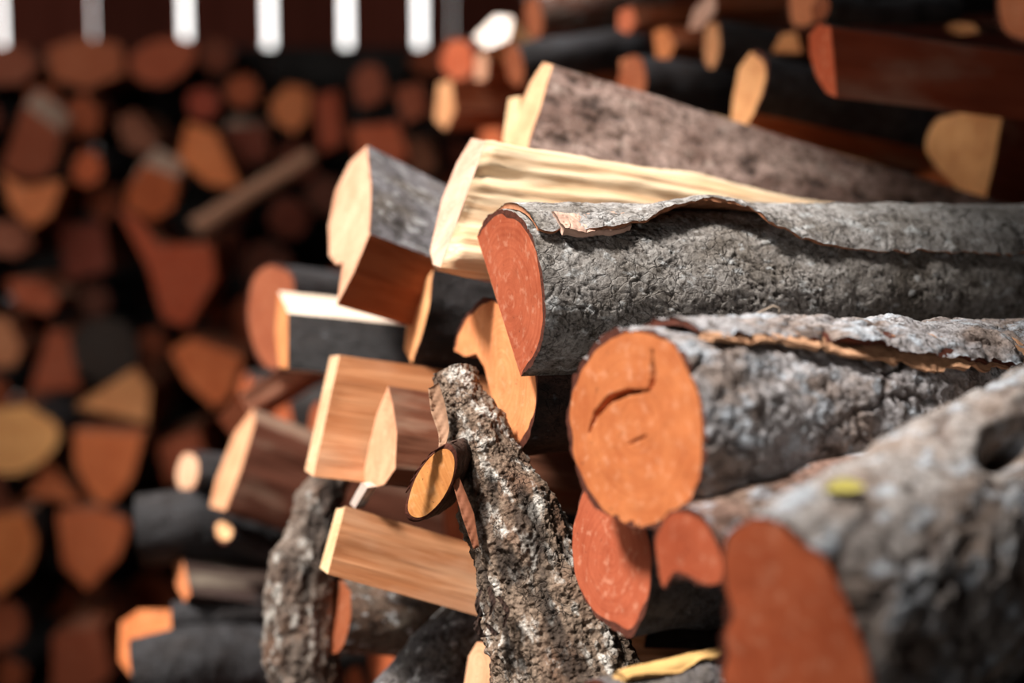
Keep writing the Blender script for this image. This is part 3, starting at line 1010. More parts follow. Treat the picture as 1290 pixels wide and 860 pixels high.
# bark flake at the branch's top left edge, curls at its lower left
def flake(root, M, R, name, pts, wd, mat, color, seed, lab=None, thick=0.002):
    P = np.array([toloc(M, R, at(*p)) for p in pts])
    t = np.linspace(0, 1, 24)
    u = np.linspace(0, 1, len(P))
    C = np.stack([np.interp(t, u, P[:, k]) for k in range(3)], 1)
    for _ in range(3):
        C[1:-1] = (C[:-2] + 2 * C[1:-1] + C[2:]) / 4
    W = np.interp(t, np.linspace(0, 1, len(wd)), wd)
    side = nrm(R @ (0.8 * RGT + 0.45 * UPV - 0.3 * FWD))
    nor = nrm(R @ (-FWD + 0.3 * UPV))
    rows = []
    for k in range(24):
        row = []
        for s in np.linspace(-1, 1, 7):
            row.append(C[k] + side * W[k] * s + nor * (W[k] * 0.6 * (s * s)) + nor * 0.001 * math.sin(k * 1.7 + s * 3 + seed))
        rows.append(row)
    T = np.array(rows)
    B = T - nor * thick
    n = 24 * 7
    V = np.concatenate([T.reshape(-1, 3), B.reshape(-1, 3)])
    j = np.arange(23)
    i = np.arange(6)
    Q = np.concatenate([grid_quads(24, 7), grid_quads(24, 7, off=n, flip=True),
                        np.stack([j * 7, (j + 1) * 7, n + (j + 1) * 7, n + j * 7], 1), np.stack([j * 7 + 6, (j + 1) * 7 + 6, n + (j + 1) * 7 + 6, n + j * 7 + 6], 1),
                        np.stack([i, i + 1, n + i + 1, n + i], 1), np.stack([161 + i, 162 + i, n + 162 + i, n + 161 + i], 1)])
    o = link(name, mesh_from(name, V, Q, None, (mat,), None, {'crack': np.zeros(2 * n), 'plate': np.full(2 * n, 0.5)}), root, color)
    if lab:
        o['label'] = lab
    return o


flake(rootD, MD, RmD, 'bark_flake', [(546, 486, 1.30), (552, 515, 1.30), (560, 545, 1.295), (556, 570, 1.29)], [0.006, 0.008, 0.006, 0.003], M_INNER, lin(180, 140, 112), 1, 'loose pale flake of bark')
flake(rootD, MD, RmD, 'bark_flake', [(574, 604, 1.255), (590, 650, 1.245), (600, 690, 1.24)], [0.004, 0.006, 0.003], M_INNER, lin(140, 86, 60), 2, 'reddish flake of bark')
flake(rootD, MD, RmD, 'bark_flake', [(574, 556, 1.26), (548, 566, 1.25), (526, 592, 1.245), (512, 620, 1.245)], [0.002, 0.003, 0.0025, 0.001], M_RIM, None, 3, 'dark curled strip of bark')
for k, pts in enumerate([[(606, 742, 1.215), (600, 760, 1.205), (607, 778, 1.205), (616, 770, 1.21)], [(615, 738, 1.215), (622, 758, 1.205), (617, 775, 1.205)], [(604, 772, 1.21), (598, 788, 1.205), (608, 802, 1.205), (620, 800, 1.21)],
                         [(628, 750, 1.212), (640, 770, 1.205), (634, 790, 1.205)], [(612, 785, 1.205), (626, 800, 1.2), (640, 792, 1.205)]]):
    flake(rootD, MD, RmD, 'bark_curl', pts, [0.0015, 0.0028, 0.0012], M_DARK, lin(70, 48, 38), 10 + k)

# 9. cream split on top and the black-barked piece under it
piece('split_firewood', 'bright cream split log with fibrous face, behind the focus log',
      [(612, 178), (594, 174), (576, 204), (557, 250), (542, 315), (546, 333), (555, 337)], 's', 1.43, 20, (870, 296), 0.62, cut=lin(226, 186, 164), split=lin(255, 226, 188),
      step=0.003, nl=160, taper=0.78, low=0.05, seed=43, splitamp=2.2, thick=0, tilt=29)
piece('split_firewood', 'black-barked split log with a pale orange end, under the cream split', [(546, 339), (530, 362), (514, 395), (509, 440), (519, 457), (531, 425), (541, 385)],
      'ssssbbb', 1.57, 18, (680, 430), 0.5, cut=lin(240, 180, 124), bark=lin(52, 48, 48), bmat=M_DARK, split=TAN, step=0.004, nl=40, seed=45, thick=0.003)

# 10. upper bark log
piece('split_log', 'pinkish grey bark log topping the near stack, sloping down to the right', [(697, 82), (684, 79), (668, 104), (650, 150), (636, 182), (650, 188), (665, 188), (676, 152), (689, 112)], 'ssssssbbb', 1.62, 19, (1000, 232), 0.75,
      cut=lin(226, 180, 138), bark=lin(206, 178, 166), bmat=M_PINK, split=PALE, style='plain', step=0.004, nl=140, taper=0.85, seed=47, thick=0.004, tilt=27)
piece('split_firewood', 'thin pale slab behind the end of the pinkish bark log', [(655, 121), (641, 124), (633, 180), (650, 184)], 's', 1.70, 24, (800, 200), 0.4, cut=CREAM, split=PALE, seed=48, step=0.006)

# 11. left shoulder of the stack
piece('split_log', 'half-round log with pale end and grey bark, left of the cream split', [(463, 183), (441, 204), (423, 240), (414, 285), (415, 322), (424, 333), (433, 330), (430, 350), (424, 384), (446, 342), (466, 294), (468, 235)],
      'ssssssssssbb', 1.62, 21, (566, 322), 0.40, cut=lin(226, 178, 146), bark=lin(140, 138, 142), split=lin(150, 86, 52), step=0.004, nl=60, taper=0.68, seed=49, thick=0.003, style='scaly', splitamp=.7)
piece('split_firewood', 'black-sided split log with a bright white upper face', [(363, 394), (351, 367), (347, 420), (351, 462), (363, 464)], 'ssssb', 1.76, 14, (512, 436), 0.34, cut=ORL, bark=lin(50, 48, 48), bmat=M_DARK,
      split=[lin(250, 232, 212)], step=0.006, nl=30, seed=51, thick=0.002)
piece('split_firewood', 'orange rounded log end behind the black-sided split', [(340, 333), (324, 342), (314, 366), (312, 402), (320, 440), (336, 464), (354, 461), (368, 410), (371, 355), (357, 336)], 'b', 2.02, 36, (520, 410), 0.4, cut=lin(156, 88, 58),
      bark=DGREY, bmat=M_DARK, seed=53)
piece('split_firewood', 'square tan split log beside the splintered wedge', [(428, 447), (416, 449), (384, 592), (395, 600)], 's', 1.52, 17, (575, 546), 0.36, cut=lin(236, 192, 152), split=lin(192, 134, 92), step=0.005, nl=60, seed=55, low=0.03, splitamp=0.5, tilt=19)
piece('split_firewood', 'narrow splintered wedge with a pale pointed end', [(489, 486), (475, 520), (465, 560), (456, 604), (470, 614), (484, 610), (498, 590), (500, 545), (495, 510)], 's', 1.45, 22, (590, 575), 0.30, cut=lin(226, 170, 132), split=lin(112, 70, 50),
      step=0.004, nl=40, seed=57)
piece('split_firewood', 'tan split log with smooth grain face and dark top, left of the lichen branch', [(435, 637), (424, 640), (403, 715), (413, 723)], 'bsss', 1.42, 13, (612, 735), 0.34, cut=CREAM, bark=lin(56, 46, 42), bmat=M_DARK, split=lin(186, 130, 90),
      step=0.004, nl=60, seed=59, low=0.03, splitamp=0.4, thick=0.001)
piece('wood_chip', 'small white splinter beside the tan split log', [(455, 608), (463, 614), (447, 640), (441, 634)], 's', 1.42, 30, (480, 620), 0.01, cut=lin(230, 214, 204), split=lin(210, 190, 175), cat='wood chip', seed=60)
piece('split_firewood', 'dark wedge-shaped split with a pale leaf-shaped end', [(319, 514), (296, 545), (272, 605), (265, 638), (284, 643), (304, 590), (321, 532)], 's', 1.96, 22, (400, 622), 0.36, cut=lin(222, 166, 126), split=lin(104, 62, 46), step=0.006, nl=30, seed=61)
piece('split_firewood', 'reddish split lying slanted behind the dark wedge', [(274, 526), (300, 497), (313, 520), (292, 550)], 's', 2.12, 26, (412, 452), 0.42, cut=lin(190, 104, 66), split=lin(206, 136, 106), step=0.006, nl=30, seed=63)
piece('bark_log', 'thin black log with a small pale oval end', ell(236, 594, 15, 28, 10, 8, 0.04, 3), 'b', 2.08, 26, (340, 610), 0.4, cut=lin(232, 188, 154), bark=DGREY, bmat=M_DARK, seed=65)
limb('bark_log', 'smooth black log above the pale sliver', [(176, 668, 2.05, 44), (240, 660, 2.06, 46), (345, 668, 2.12, 44)], M_DARK, lin(58, 57, 59), BRN, 'scaly', 1.0, 72, 100, 67)
piece('stick', 'thin stick with a small round cream end', ell(282, 668, 12, 15, 10, 0, 0.05, 9), 'b', 1.97, 34, (360, 700), 0.25, cut=lin(240, 190, 140), bark=DGREY, bmat=M_DARK, cat='stick', seed=69)
piece('split_firewood', 'dark split with a narrow orange edge below the smooth black log', [(216, 684), (227, 689), (240, 748), (233, 758), (222, 738)], 's', 2.02, 24, (330, 735), 0.35, cut=lin(214, 136, 88), split=lin(60, 46, 42), seed=71)
limb('bark_log', 'thin glossy black log across the lower left', [(218, 782, 1.98, 24), (280, 776, 1.99, 23), (348, 770, 2.02, 22)], M_DARK, lin(60, 59, 61), BRN, 'scaly', 1.0, 60, 90, 73)
limb('bark_log', 'thick black log at the bottom left of the stack', [(168, 850, 1.92, 46), (250, 836, 1.94, 50), (352, 838, 1.98, 48)], M_DARK, lin(58, 57, 59), BRN, 'scaly', 1.2, 72, 100, 75)
piece('split_firewood', 'bright orange split end above the thick black log', [(152, 784), (175, 768), (222, 768), (226, 800), (190, 826), (166, 852), (150, 832)], 's', 2.10, 50, (300, 800), 0.35, cut=lin(222, 136, 82), split=BRN, seed=77)
limb('bark_branch', 'twisted pale grey branch standing in the lower middle', [(424, 575, 1.66, 20), (402, 640, 1.62, 26), (378, 715, 1.60, 38), (376, 790, 1.60, 44), (392, 870, 1.60, 46), (400, 930, 1.60, 46)], M_LICHEN, lin(128, 112, 100), BRN, 'lichen', 1.2, 120, 160, 79, 'branch')
limb('bark_log', 'brown weathered log beneath the tan split', [(425, 775, 1.58, 46), (520, 785, 1.62, 44), (640, 790, 1.68, 42)], M_BARK, lin(112, 88, 72), BRN, 'plain', 1.2, 80, 120, 81)
limb('bark_log', 'grey bark limb rising slantwise at the bottom', [(480, 920, 1.46, 46), (555, 832, 1.49, 46), (640, 745, 1.54, 42)], M_BARK, lin(104, 100, 100), BRN, 'scaly', 1.0, 120, 160, 83)
piece('split_firewood', 'cream split end at the bottom, left of the lichen branch', [(601, 808), (590, 826), (583, 872), (612, 884), (622, 846), (621, 811)], 's', 1.38, 24, (760, 850), 0.25, cut=lin(230, 178, 138), split=lin(160, 108, 74), seed=85)

# ------------------------------------------------------------------ the second row, upper right
piece('split_log', 'black-barked half log with a bright oval end, upper right', [(946, 65), (931, 85), (924, 120), (920, 160), (934, 169), (950, 142), (965, 110), (966, 76)], 'sssssssb'.replace('ssssssb', 'ssssbbb'), 1.86, 26, (1050, 138), 0.5,
      cut=lin(248, 188, 130), bark=lin(66, 66, 70), bmat=M_DARK, split=BRN, seed=87)
piece('split_firewood', 'long dark red squared split running off the upper right', [(1019, 44), (1032, 29), (1046, 33), (1051, 80), (1054, 123), (1041, 117), (1028, 96), (1020, 68)], 'sbssssss', 1.70, 20, (1290, 106), 0.8, cut=lin(196, 98, 62), bark=lin(56, 54, 56),
      bmat=M_DARK, split=lin(150, 70, 44), step=0.005, nl=60, seed=89, low=0.03)
piece('split_firewood', 'pale wedge-shaped split end under the dark red squared split', [(1166, 172), (1180, 149), (1215, 140), (1264, 138), (1253, 200), (1240, 258), (1206, 241), (1181, 213), (1166, 192)], 'bbssssbbb', 1.86, 34, (1360, 220), 0.6,
      cut=lin(246, 186, 124), bark=DGREY, bmat=M_DARK, split=lin(140, 68, 44), seed=91, thick=0.002)
limb('bark_log', 'dark brown log in shadow below the dark red squared split', [(992, 152, 1.95, 30), (1080, 165, 2.0, 31), (1180, 182, 2.08, 31)], M_DARK, lin(84, 60, 52), BRN, 'plain', 1.0, 40, 50, 93)
piece('split_firewood', 'dim orange split end left of the pale wedge-shaped end', [(1138, 258), (1148, 226), (1168, 205), (1196, 226), (1210, 262)], 's', 2.0, 42, (1300, 262), 0.4, cut=lin(214, 130, 80), split=BRN, seed=95)
piece('bark_log', 'black log with a narrow orange oval end at the top', ell(897, 56, 12, 31, 12, 4, 0.04, 5), 'b', 2.12, 25, (1010, 70), 0.5, cut=lin(240, 176, 124), bark=DGREY, bmat=M_DARK, seed=97)
piece('split_firewood', 'pinkish split end at the top edge above the black log', [(900, -14), (874, 12), (867, 38), (884, 36), (902, 12)], 's', 2.16, 26, (1010, 10), 0.5, cut=lin(246, 200, 176), split=BRN, seed=99)
piece('split_firewood', 'rounded orange end at the top edge beside the dark red squared split', [(1000, -16), (992, 10), (998, 33), (1018, 36), (1038, 12), (1036, -16)], 'b', 2.05, 38, (1150, 0), 0.5, cut=lin(232, 150, 104), bark=DGREY, bmat=M_DARK, seed=101)
piece('split_firewood', 'small tan half end above the bright oval end', [(972, 66), (984, 43), (1002, 40), (1010, 66)], 's', 2.10, 36, (1100, 60), 0.4, cut=lin(236, 166, 108), split=BRN, seed=103)
piece('split_firewood', 'orange split end in the top right corner', [(1262, -20), (1257, 20), (1270, 46), (1316, 50), (1316, -20)], 'b', 1.84, 46, (1400, 15), 0.5, cut=lin(212, 134, 92), bark=DGREY, bmat=M_DARK, seed=105)
piece('split_firewood', 'small cream sliver end lying on the dark red squared split', [(1188, 36), (1200, 28), (1226, 30), (1234, 40), (1210, 45)], 's', 1.96, 46, (1300, 36), 0.3, cut=lin(226, 166, 112), split=lin(90, 56, 42), seed=106)
limb('bark_log', 'black barked limb lying along the dark red squared split', [(1034, 10, 1.86, 18), (1110, 16, 1.92, 18), (1200, 12, 2.0, 18)], M_DARK, lin(72, 72, 76), BRN, 'plain', 1.0, 32, 40, 107)
piece('split_firewood', 'orange split end left of the narrow orange oval', [(823, 40), (838, 34), (851, 55), (842, 76), (827, 72)], 's', 2.20, 36, (930, 60), 0.4, cut=lin(226, 144, 90), split=BRN, seed=109)
piece('split_firewood', 'small reddish end at the top above the dark limbs', [(779, 14), (796, 8), (802, 28), (791, 43), (778, 36)], 's', 2.28, 36, (900, 20), 0.4, cut=lin(214, 120, 84), split=BRN, seed=111)
piece('split_firewood', 'thin brown edge between two black logs near the top', [(781, 76), (793, 73), (798, 104), (785, 110)], 's', 2.16, 25, (900, 100), 0.4, cut=lin(196, 124, 84), split=lin(40, 34, 32), seed=113)
limb('bark_log', 'black log behind the top of the pinkish bark log', [(648, 82, 2.28, 26), (720, 72, 2.32, 27), (800, 60, 2.4, 27)], M_DARK, lin(62, 62, 66), BRN, 'plain', 1.0, 36, 40, 115)
limb('bark_log', 'thick black log between the pinkish log and the bright oval end', [(795, 106, 2.14, 34), (860, 112, 2.18, 35), (990, 122, 2.3, 35)], M_DARK, lin(60, 60, 64), BRN, 'plain', 1.0, 40, 40, 117)
limb('bark_log', 'brown log at the top edge left of the small reddish end', [(672, 22, 2.42, 26), (740, 14, 2.46, 27), (830, 4, 2.54, 27)], M_BARK, lin(112, 72, 56), BRN, 'plain', 1.0, 36, 40, 119)
piece('split_firewood', 'gleaming white split face near the wall gaps', [(597, 46), (624, 20), (646, 22), (641, 50), (612, 61)], 's', 2.55, 40, (700, 110), 0.35, cut=lin(252, 244, 236), split=TAN, seed=121)
piece('split_firewood', 'thin brown split edge below the gleaming white face', [(600, 70), (615, 62), (613, 98), (598, 107)], 's', 2.62, 36, (720, 95), 0.35, cut=lin(206, 160, 130), split=BRN, seed=123)
piece('bark_log', 'round red-orange end left of the gleaming white face', ell(577, 76, 23, 28, 12, 0, 0.06, 8), 'b', 2.75, 52, (700, 80), 0.35, cut=lin(190, 96, 60), bark=DGREY, bmat=M_DARK, seed=125)
piece('split_firewood', 'narrow cream split end above the cream split log', [(552, 106), (568, 100), (573, 140), (561, 163), (548, 150)], 's', 2.60, 40, (700, 130), 0.35, cut=lin(230, 170, 120), split=BRN, seed=127)

# ------------------------------------------------------------------ small things on the logs
def local_leaf():
    me_pts = []
    n = 12
    V, Q = [], []
    for i in range(n + 1):
        t = i / n
        wdt = 0.006 * math.sin(math.pi * min(1, t * 0.94 + 0.03)) ** 0.8
        for s in (-1, -0.5, 0, 0.5, 1):
            V.append((t * 0.026 - 0.013, s * wdt, 0.0025 * s * s + 0.002 * math.sin(t * 3)))
    V = np.array(V)
    V = np.concatenate([V, V - np.array([0, 0, 0.0005])])
    q = grid_quads(n + 1, 5)
    m = mat_plain('yellow_leaf', lin(206, 194, 104), 0.25, 90)
    return mesh_from('fallen_leaf', V, np.concatenate([q, grid_quads(n + 1, 5, off=5 * (n + 1), flip=True)]), None, (m,))


# where the ray of the leaf meets the big log
bk = [c for c in rootG.children if c.name.startswith('bark')][0]
co = np.zeros(len(bk.data.vertices) * 3, np.float32)
bk.data.vertices.foreach_get('co', co)
MG = np.array(rootG.matrix_world)
Wv = co.reshape(-1, 3) @ MG[:3, :3].T + MG[:3, 3]
rel = Wv - CAM
dep = rel @ FWD
pxv = 645 + (rel @ RGT) / dep * F
pyv = 430 - (rel @ UPV) / dep * F
near = np.where((np.abs(pxv - 1066) < 6) & (np.abs(pyv - 617) < 6))[0]
if len(near):
    k = near[np.argmin(dep[near])]
    pos = Wv[k] + np.array([-0.0005, -0.002, 0.0015])
else:
    pos = at(1066, 617, 0.9)
leaf = link('fallen_leaf', local_leaf())
leaf.matrix_world = Matrix.Translation(pos) @ Matrix.Rotation(math.radians(14), 4, 'Z') @ Matrix.Rotation(math.radians(30), 4, 'X')
tag(leaf, 'small yellow leaf lying on the nearest blurred log', 'leaf')

# ------------------------------------------------------------------ the far pile
BGFOOT = []
XROW = []


def bgp(label, poly, d, col, kinds=None, yaw=92, el=0, name='split_firewood', split=None, L=0.34, bark=None):
    k = kinds or 's' * len(poly)
    col = (min(1, col[0] * 1.3), min(1, col[1] * 1.45), min(1, col[2] * 1.6), 1)      # ends painted lighter to make up for weak fill light back here
    piece(name, label, poly, k, d, yaw, None, L, el=el, cut=col, split=split or lin(130, 72, 48), bark=bark or DGREY, bmat=M_DARK, step=0.02, nl=6, seed=len(BGFOOT) + 200, group='firewood in the far pile',
          fres=3, thick=0.004)
    p = np.array(poly, float)
    c = p.mean(0)
    BGFOOT.append((c[0], c[1], np.linalg.norm(p - c, axis=1).mean()))


LIT_TOP = lin(205, 178, 160)  # pale tone painted on split faces for the light along their tops
bgp('blurred brown split with a white-lit upper edge, far left', [(4, 205), (30, 132), (76, 166), (66, 214), (40, 226), (8, 216)], 3.55, lin(150, 78, 52), split=LIT_TOP, el=20, L=0.13)
bgp('blurred orange three-cornered end under the white-edged split', [(1, 216), (30, 236), (80, 227), (64, 270), (40, 287), (14, 262)], 3.60, lin(206, 118, 70))
bgp('blurred orange oval end right of the three-cornered one', ell(110, 212, 20, 23), 3.65, lin(196, 96, 56), 'b' * 14, name='bark_log')
bgp('blurred orange end shaped like a leaning triangle under the wall', [(236, 154), (272, 166), (302, 236), (262, 232), (224, 200)], 3.55, lin(206, 116, 66))
bgp('blurred tan five-cornered end right of the leaning triangle', [(340, 130), (362, 106), (390, 112), (388, 150), (370, 168), (345, 152)], 3.7, lin(196, 112, 66))
bgp('blurred dark red block behind the slanting stick', [(284, 160), (334, 158), (338, 200), (300, 210)], 3.75, lin(120, 58, 42), split=LIT_TOP, el=16, L=0.13)
bgp('blurred orange block with a pale top edge, left of the slanting stick', [(160, 238), (182, 206), (224, 224), (218, 262), (192, 278), (158, 262)], 3.5, lin(190, 98, 56), split=LIT_TOP, el=20, L=0.13)
bgp('blurred brown end above the pale-edged orange block', [(146, 150), (170, 140), (200, 176), (186, 196), (156, 184)], 3.75, lin(130, 78, 56))
bgp('blurred dark red stub under the wall boards', [(236, 118), (262, 110), (278, 130), (262, 152), (240, 146)], 3.75, lin(150, 62, 42), 'b' * 5, name='bark_log')
bgp('blurred wide brown split on top of the far pile, left', [(58, 62), (100, 46), (152, 56), (156, 92), (110, 112), (66, 100)], 3.85, lin(176, 96, 62))
bgp('blurred brown rounded end on top of the far pile', [(164, 70), (200, 48), (246, 54), (240, 84), (205, 108), (170, 98)], 3.85, lin(170, 84, 54), 'b' * 6)
bgp('blurred brown end at the far left top', [(-20, 60), (28, 56), (50, 82), (30, 104), (-20, 108)], 3.85, lin(150, 82, 58))
bgp('blurred large dark red split under the slanting stick', [(148, 262), (176, 280), (200, 308), (266, 308), (272, 350), (236, 412), (206, 402), (186, 335)], 3.45, lin(170, 76, 46))
bgp('blurred orange wedge end below the large dark red split', [(214, 442), (240, 425), (306, 450), (290, 500), (270, 513), (236, 482)], 3.4, lin(190, 98, 54))
bgp('blurred dim red triangle end at middle left', [(62, 414), (86, 420), (101, 490), (38, 492)], 3.6, lin(160, 80, 52))
bgp('blurred yellow-tan half-round end at the left edge', [(-16, 516), (38, 510), (76, 540), (62, 576), (22, 598), (-16, 594)], 3.4, lin(224, 160, 96), 'sbbbbs')
bgp('blurred tan wedge beside the yellow-tan half-round end', [(94, 512), (170, 463), (189, 490), (186, 532)], 3.45, lin(204, 138, 86))
bgp('blurred orange shield-shaped end at lower left', [(92, 542), (182, 546), (164, 606), (130, 637), (96, 592)], 3.4, lin(186, 98, 54), 'sbbbb')
bgp('blurred small orange peaked end left of the shield-shaped one', [(60, 578), (102, 634), (34, 624)], 3.45, lin(190, 104, 62))
bgp('blurred long brown split below the shield-shaped end', [(72, 646), (124, 640), (162, 656), (150, 700), (110, 742), (80, 712)], 3.4, lin(178, 92, 52), 'sbbsss')
bgp('blurred orange half-round end at the lower left edge', [(-16, 650), (34, 646), (46, 680), (34, 722), (0, 748), (-16, 748)], 3.35, lin(196, 112, 60), 'sbbbss')
bgp('blurred dark end in the bottom left corner', [(-18, 758), (16, 756), (32, 784), (20, 812), (-18, 814)], 3.4, lin(140, 72, 44), 'b' * 5)
bgp('blurred red lozenge end near the left edge', [(8, 352), (46, 352), (74, 374), (64, 396), (20, 384)], 3.6, lin(166, 82, 52))
bgp('blurred tan sliver end at the left edge', [(-12, 400), (10, 402), (28, 440), (16, 462), (-12, 462)], 3.55, lin(190, 124, 84))
bgp('blurred dusky red end above the dim triangle', [(72, 284), (130, 280), (138, 340), (84, 352)], 3.75, lin(120, 54, 38))
bgp('blurred brown end at the left edge under the three-cornered one', [(-12, 280), (30, 278), (42, 308), (20, 324), (-12, 318)], 3.7, lin(150, 88, 64))
bgp('blurred dark brown split at the bottom left', [(66, 800), (126, 788), (140, 850), (100, 880), (66, 870)], 3.35, lin(140, 70, 44))
bgp('blurred red block at the top of the pile, right of the white gaps', [(442, 160), (500, 154), (514, 196), (482, 226), (452, 204)], 3.55, lin(190, 92, 58))
bgp('blurred reddish end left of the narrow cream end', [(496, 112), (530, 104), (540, 140), (510, 156)], 3.4, lin(150, 76, 50))
bgp('blurred red end right of the tan five-cornered end', [(396, 122), (426, 114), (432, 180), (404, 192)], 3.65, lin(160, 74, 48))
bgp('blurred reddish end below the third white gap', [(446, 92), (476, 82), (486, 120), (452, 134)], 3.6, lin(150, 78, 54), 'b' * 4)
bgp('blurred brown end behind the cream split log', [(505, 175), (545, 172), (550, 215), (512, 222)], 3.6, lin(140, 84, 58))
bgp('blurred brown end right of the leaning reddish split', [(196, 560), (250, 540), (262, 590), (210, 610)], 3.5, lin(150, 74, 46))
limb('bark_log', 'blurred dark grey log end left of the wedge', [(132, 440, 3.55, 40), (134, 436, 3.9, 40)], M_DARK, lin(60, 58, 56), lin(58, 52, 48), 'plain', 1, 24, 8, 301)
BGFOOT.append((132, 440, 40))
limb('stick', 'blurred pale stick slanting across the far pile', [(246, 288, 3.49, 13), (320, 240, 3.52, 12), (392, 197, 3.56, 10)], M_INNER, lin(190, 142, 114), BRN, 'plain', 1.0, 16, 20, 303, 'stick')


def copy_thing(root, M, label=None, group=None, cut=None):
    r = root.copy()
    COL.objects.link(r)
    r.matrix_world = M
    if label:
        r['label'] = label
    if group:
        r['group'] = group
    for ch in list(root.children):
        c = ch.copy()
        COL.objects.link(c)
        c.parent = r
        c.matrix_parent_inverse = ch.matrix_parent_inverse.copy()
        if cut and ch.name.startswith('cut_face'):
            c.color = cut
    return r


def rot_x_frame(A, c, roll):
    M, R = frame_of(A, c)
    return M @ Matrix.Rotation(roll, 4, 'X')


SHORT = ['the white-edged split', 'the orange three-cornered end', 'the orange oval end', 'the leaning triangle', 'the tan five-cornered end', 'the dark red block', 'the pale-edged orange block',
         'the brown end over the pale-edged block', 'the dark red stub', 'the wide brown split on top', 'the brown rounded end on top', 'the brown end at the far left top', 'the large dark red split', 'the orange wedge end',
         'the dim red triangle', 'the yellow-tan half-round end', 'the tan wedge', 'the orange shield-shaped end', 'the small peaked end', 'the long brown split', 'the orange half-round end', 'the dark corner end',
         'the red lozenge', 'the tan sliver', 'the dusky red end', 'the brown left-edge end', 'the dark brown bottom split', 'the red block', 'the reddish end by the cream sliver', 'the red end by the five-cornered end',
         'the reddish end under the white gap', 'the brown end behind the cream split', 'the brown end by the reddish split', 'the dark grey log end']
SEEN_LABELS = set()


def where(px, py, rp, kind):
    if px < -30:
        return '%s end in the far pile beyond the left edge of the view' % kind
    size = {34: 'largish', 30: 'middling', 26: 'small', 22: 'tiny'}[rp]
    order = sorted(range(len(BGFOOT)), key=lambda i: (BGFOOT[i][0] - px) ** 2 + (BGFOOT[i][1] - py) ** 2)
    for q in range(14):
        a = BGFOOT[order[q]]
        dx, dy = px - a[0], py - a[1]
        side = ('right of' if dx > 0 else 'left of') if abs(dx) > abs(dy) else ('below' if dy > 0 else 'above')
        lb = 'blurred %s dull %s end %s %s' % (size, kind, side, SHORT[order[q]])
        if lb not in SEEN_LABELS:
            break
    SEEN_LABELS.add(lb)
    return lb


nfoot = len(FOOT)
PROTO = []
frnd = random.Random(11)
for k in range(8):
    r0 = 0.075
    if k % 2 == 0:
        n = 9
        P = [(r0 * math.cos(2 * math.pi * i / n) * frnd.uniform(.85, 1.1), r0 * math.sin(2 * math.pi * i / n) * frnd.uniform(.85, 1.1)) for i in range(n)]
        kk = ['b'] * n
    else:
        n = 5
        a0 = frnd.uniform(0, 6)
        P = [(r0 * math.cos(a0 + 2 * math.pi * i / n) * frnd.uniform(.8, 1.2), r0 * math.sin(a0 + 2 * math.pi * i / n) * frnd.uniform(.8, 1.2)) for i in range(n)]
        kk = ['s', 's', 's', 'b', 'b']
    root, _, _ = build_piece('bark_log' if k % 2 == 0 else 'split_firewood', '', 'log' if k % 2 == 0 else 'firewood', Matrix.Identity(4), P, kk, 0.36, cut=lin(150, 78, 50), bark=lin(58, 54, 54), split=lin(110, 62, 44), bmat=M_DARK,
                             step=0.02, nl=5, seed=400 + k, fres=2, thick=0.004)
    PROTO.append(root)
FOOT = FOOT[:nfoot]
used = [False] * 8
DULL = [lin(150, 76, 48), lin(120, 62, 42), lin(96, 52, 38), lin(170, 88, 54), lin(110, 52, 36)]


def place(k, M, label, group, cut):
    if used[k]:
        return copy_thing(PROTO[k], M, label, group, cut)
    used[k] = True
    r = PROTO[k]
    r.matrix_world = M
    r['label'] = label
    r['group'] = group
    for c in r.children:
        if c.name.startswith('cut_face'):
            c.color = cut
    return r


# front row of the far pile: fill the gaps between the pieces above
fill = list(BGFOOT)
tries = 0
while tries < 5000:
    tries += 1
    px, py = frnd.uniform(-250, 640), frnd.uniform(70, 890)
    top = 80 + 25 * math.sin(px * 0.021)
    if py < top:
        continue
    rp = frnd.choice([34, 30, 26, 22])
    if any((px - a) ** 2 + (py - b) ** 2 < (rp + c * 0.92) ** 2 for a, b, c in fill):
        continue
    fill.append((px, py, rp))
    d = frnd.uniform(3.66, 3.9)
    c = at(px, py, d)
    if c[2] < 0.06:
        continue
    A = nrm((frnd.uniform(-.12, .08), 1, frnd.uniform(-.05, .05)))
    s = rp * d / F / 0.075
    k = frnd.randrange(8)
    M = rot_x_frame(A, c, frnd.uniform(0, 6.28)) @ Matrix.Diagonal((1, s, s, 1))
    if k % 2 == 0:
        place(k, M, where(px, py, rp, 'round log'), 'round log ends filling the far pile', frnd.choice(DULL))
    else:
        place(k, M, where(px, py, rp, 'split'), 'split ends filling the far pile', frnd.choice(DULL))
# second row of the far pile: long logs laid crosswise
for j in range(12):
    for i in range(4):
        x = -2.02 + i * 0.80 - (j % 2) * 0.3
        z = 0.085 + j * 0.152
        A = nrm((1, frnd.uniform(-.02, .02), frnd.uniform(-.008, .008)))
        M = rot_x_frame(A, np.array([x, 4.36, z]), frnd.uniform(0, 6.28))
        XROW.append(M @ Matrix.Diagonal((1.06, 1.09, 1.09, 1)))

# ------------------------------------------------------------------ inside of the near stack
A0 = np.array([math.cos(math.radians(24)), math.sin(math.radians(24)), 0])
U0 = np.array([-A0[1], A0[0], 0])
O0 = np.array([0.0, 1.28, 0.0])


def blocked(c, A, r, L):
    for (fc, fa, fr, fl_) in FOOT:
        t = np.linspace(0, fl_, 9)[:, None]
        q = fc + fa * t
        v = q - c
        al = v @ A
        dist = np.linalg.norm(v - al[:, None] * A, axis=1)
        if np.any((dist < (r + fr) * 0.93) & (al > -0.02) & (al < L + 0.02)):
            return True
    return False


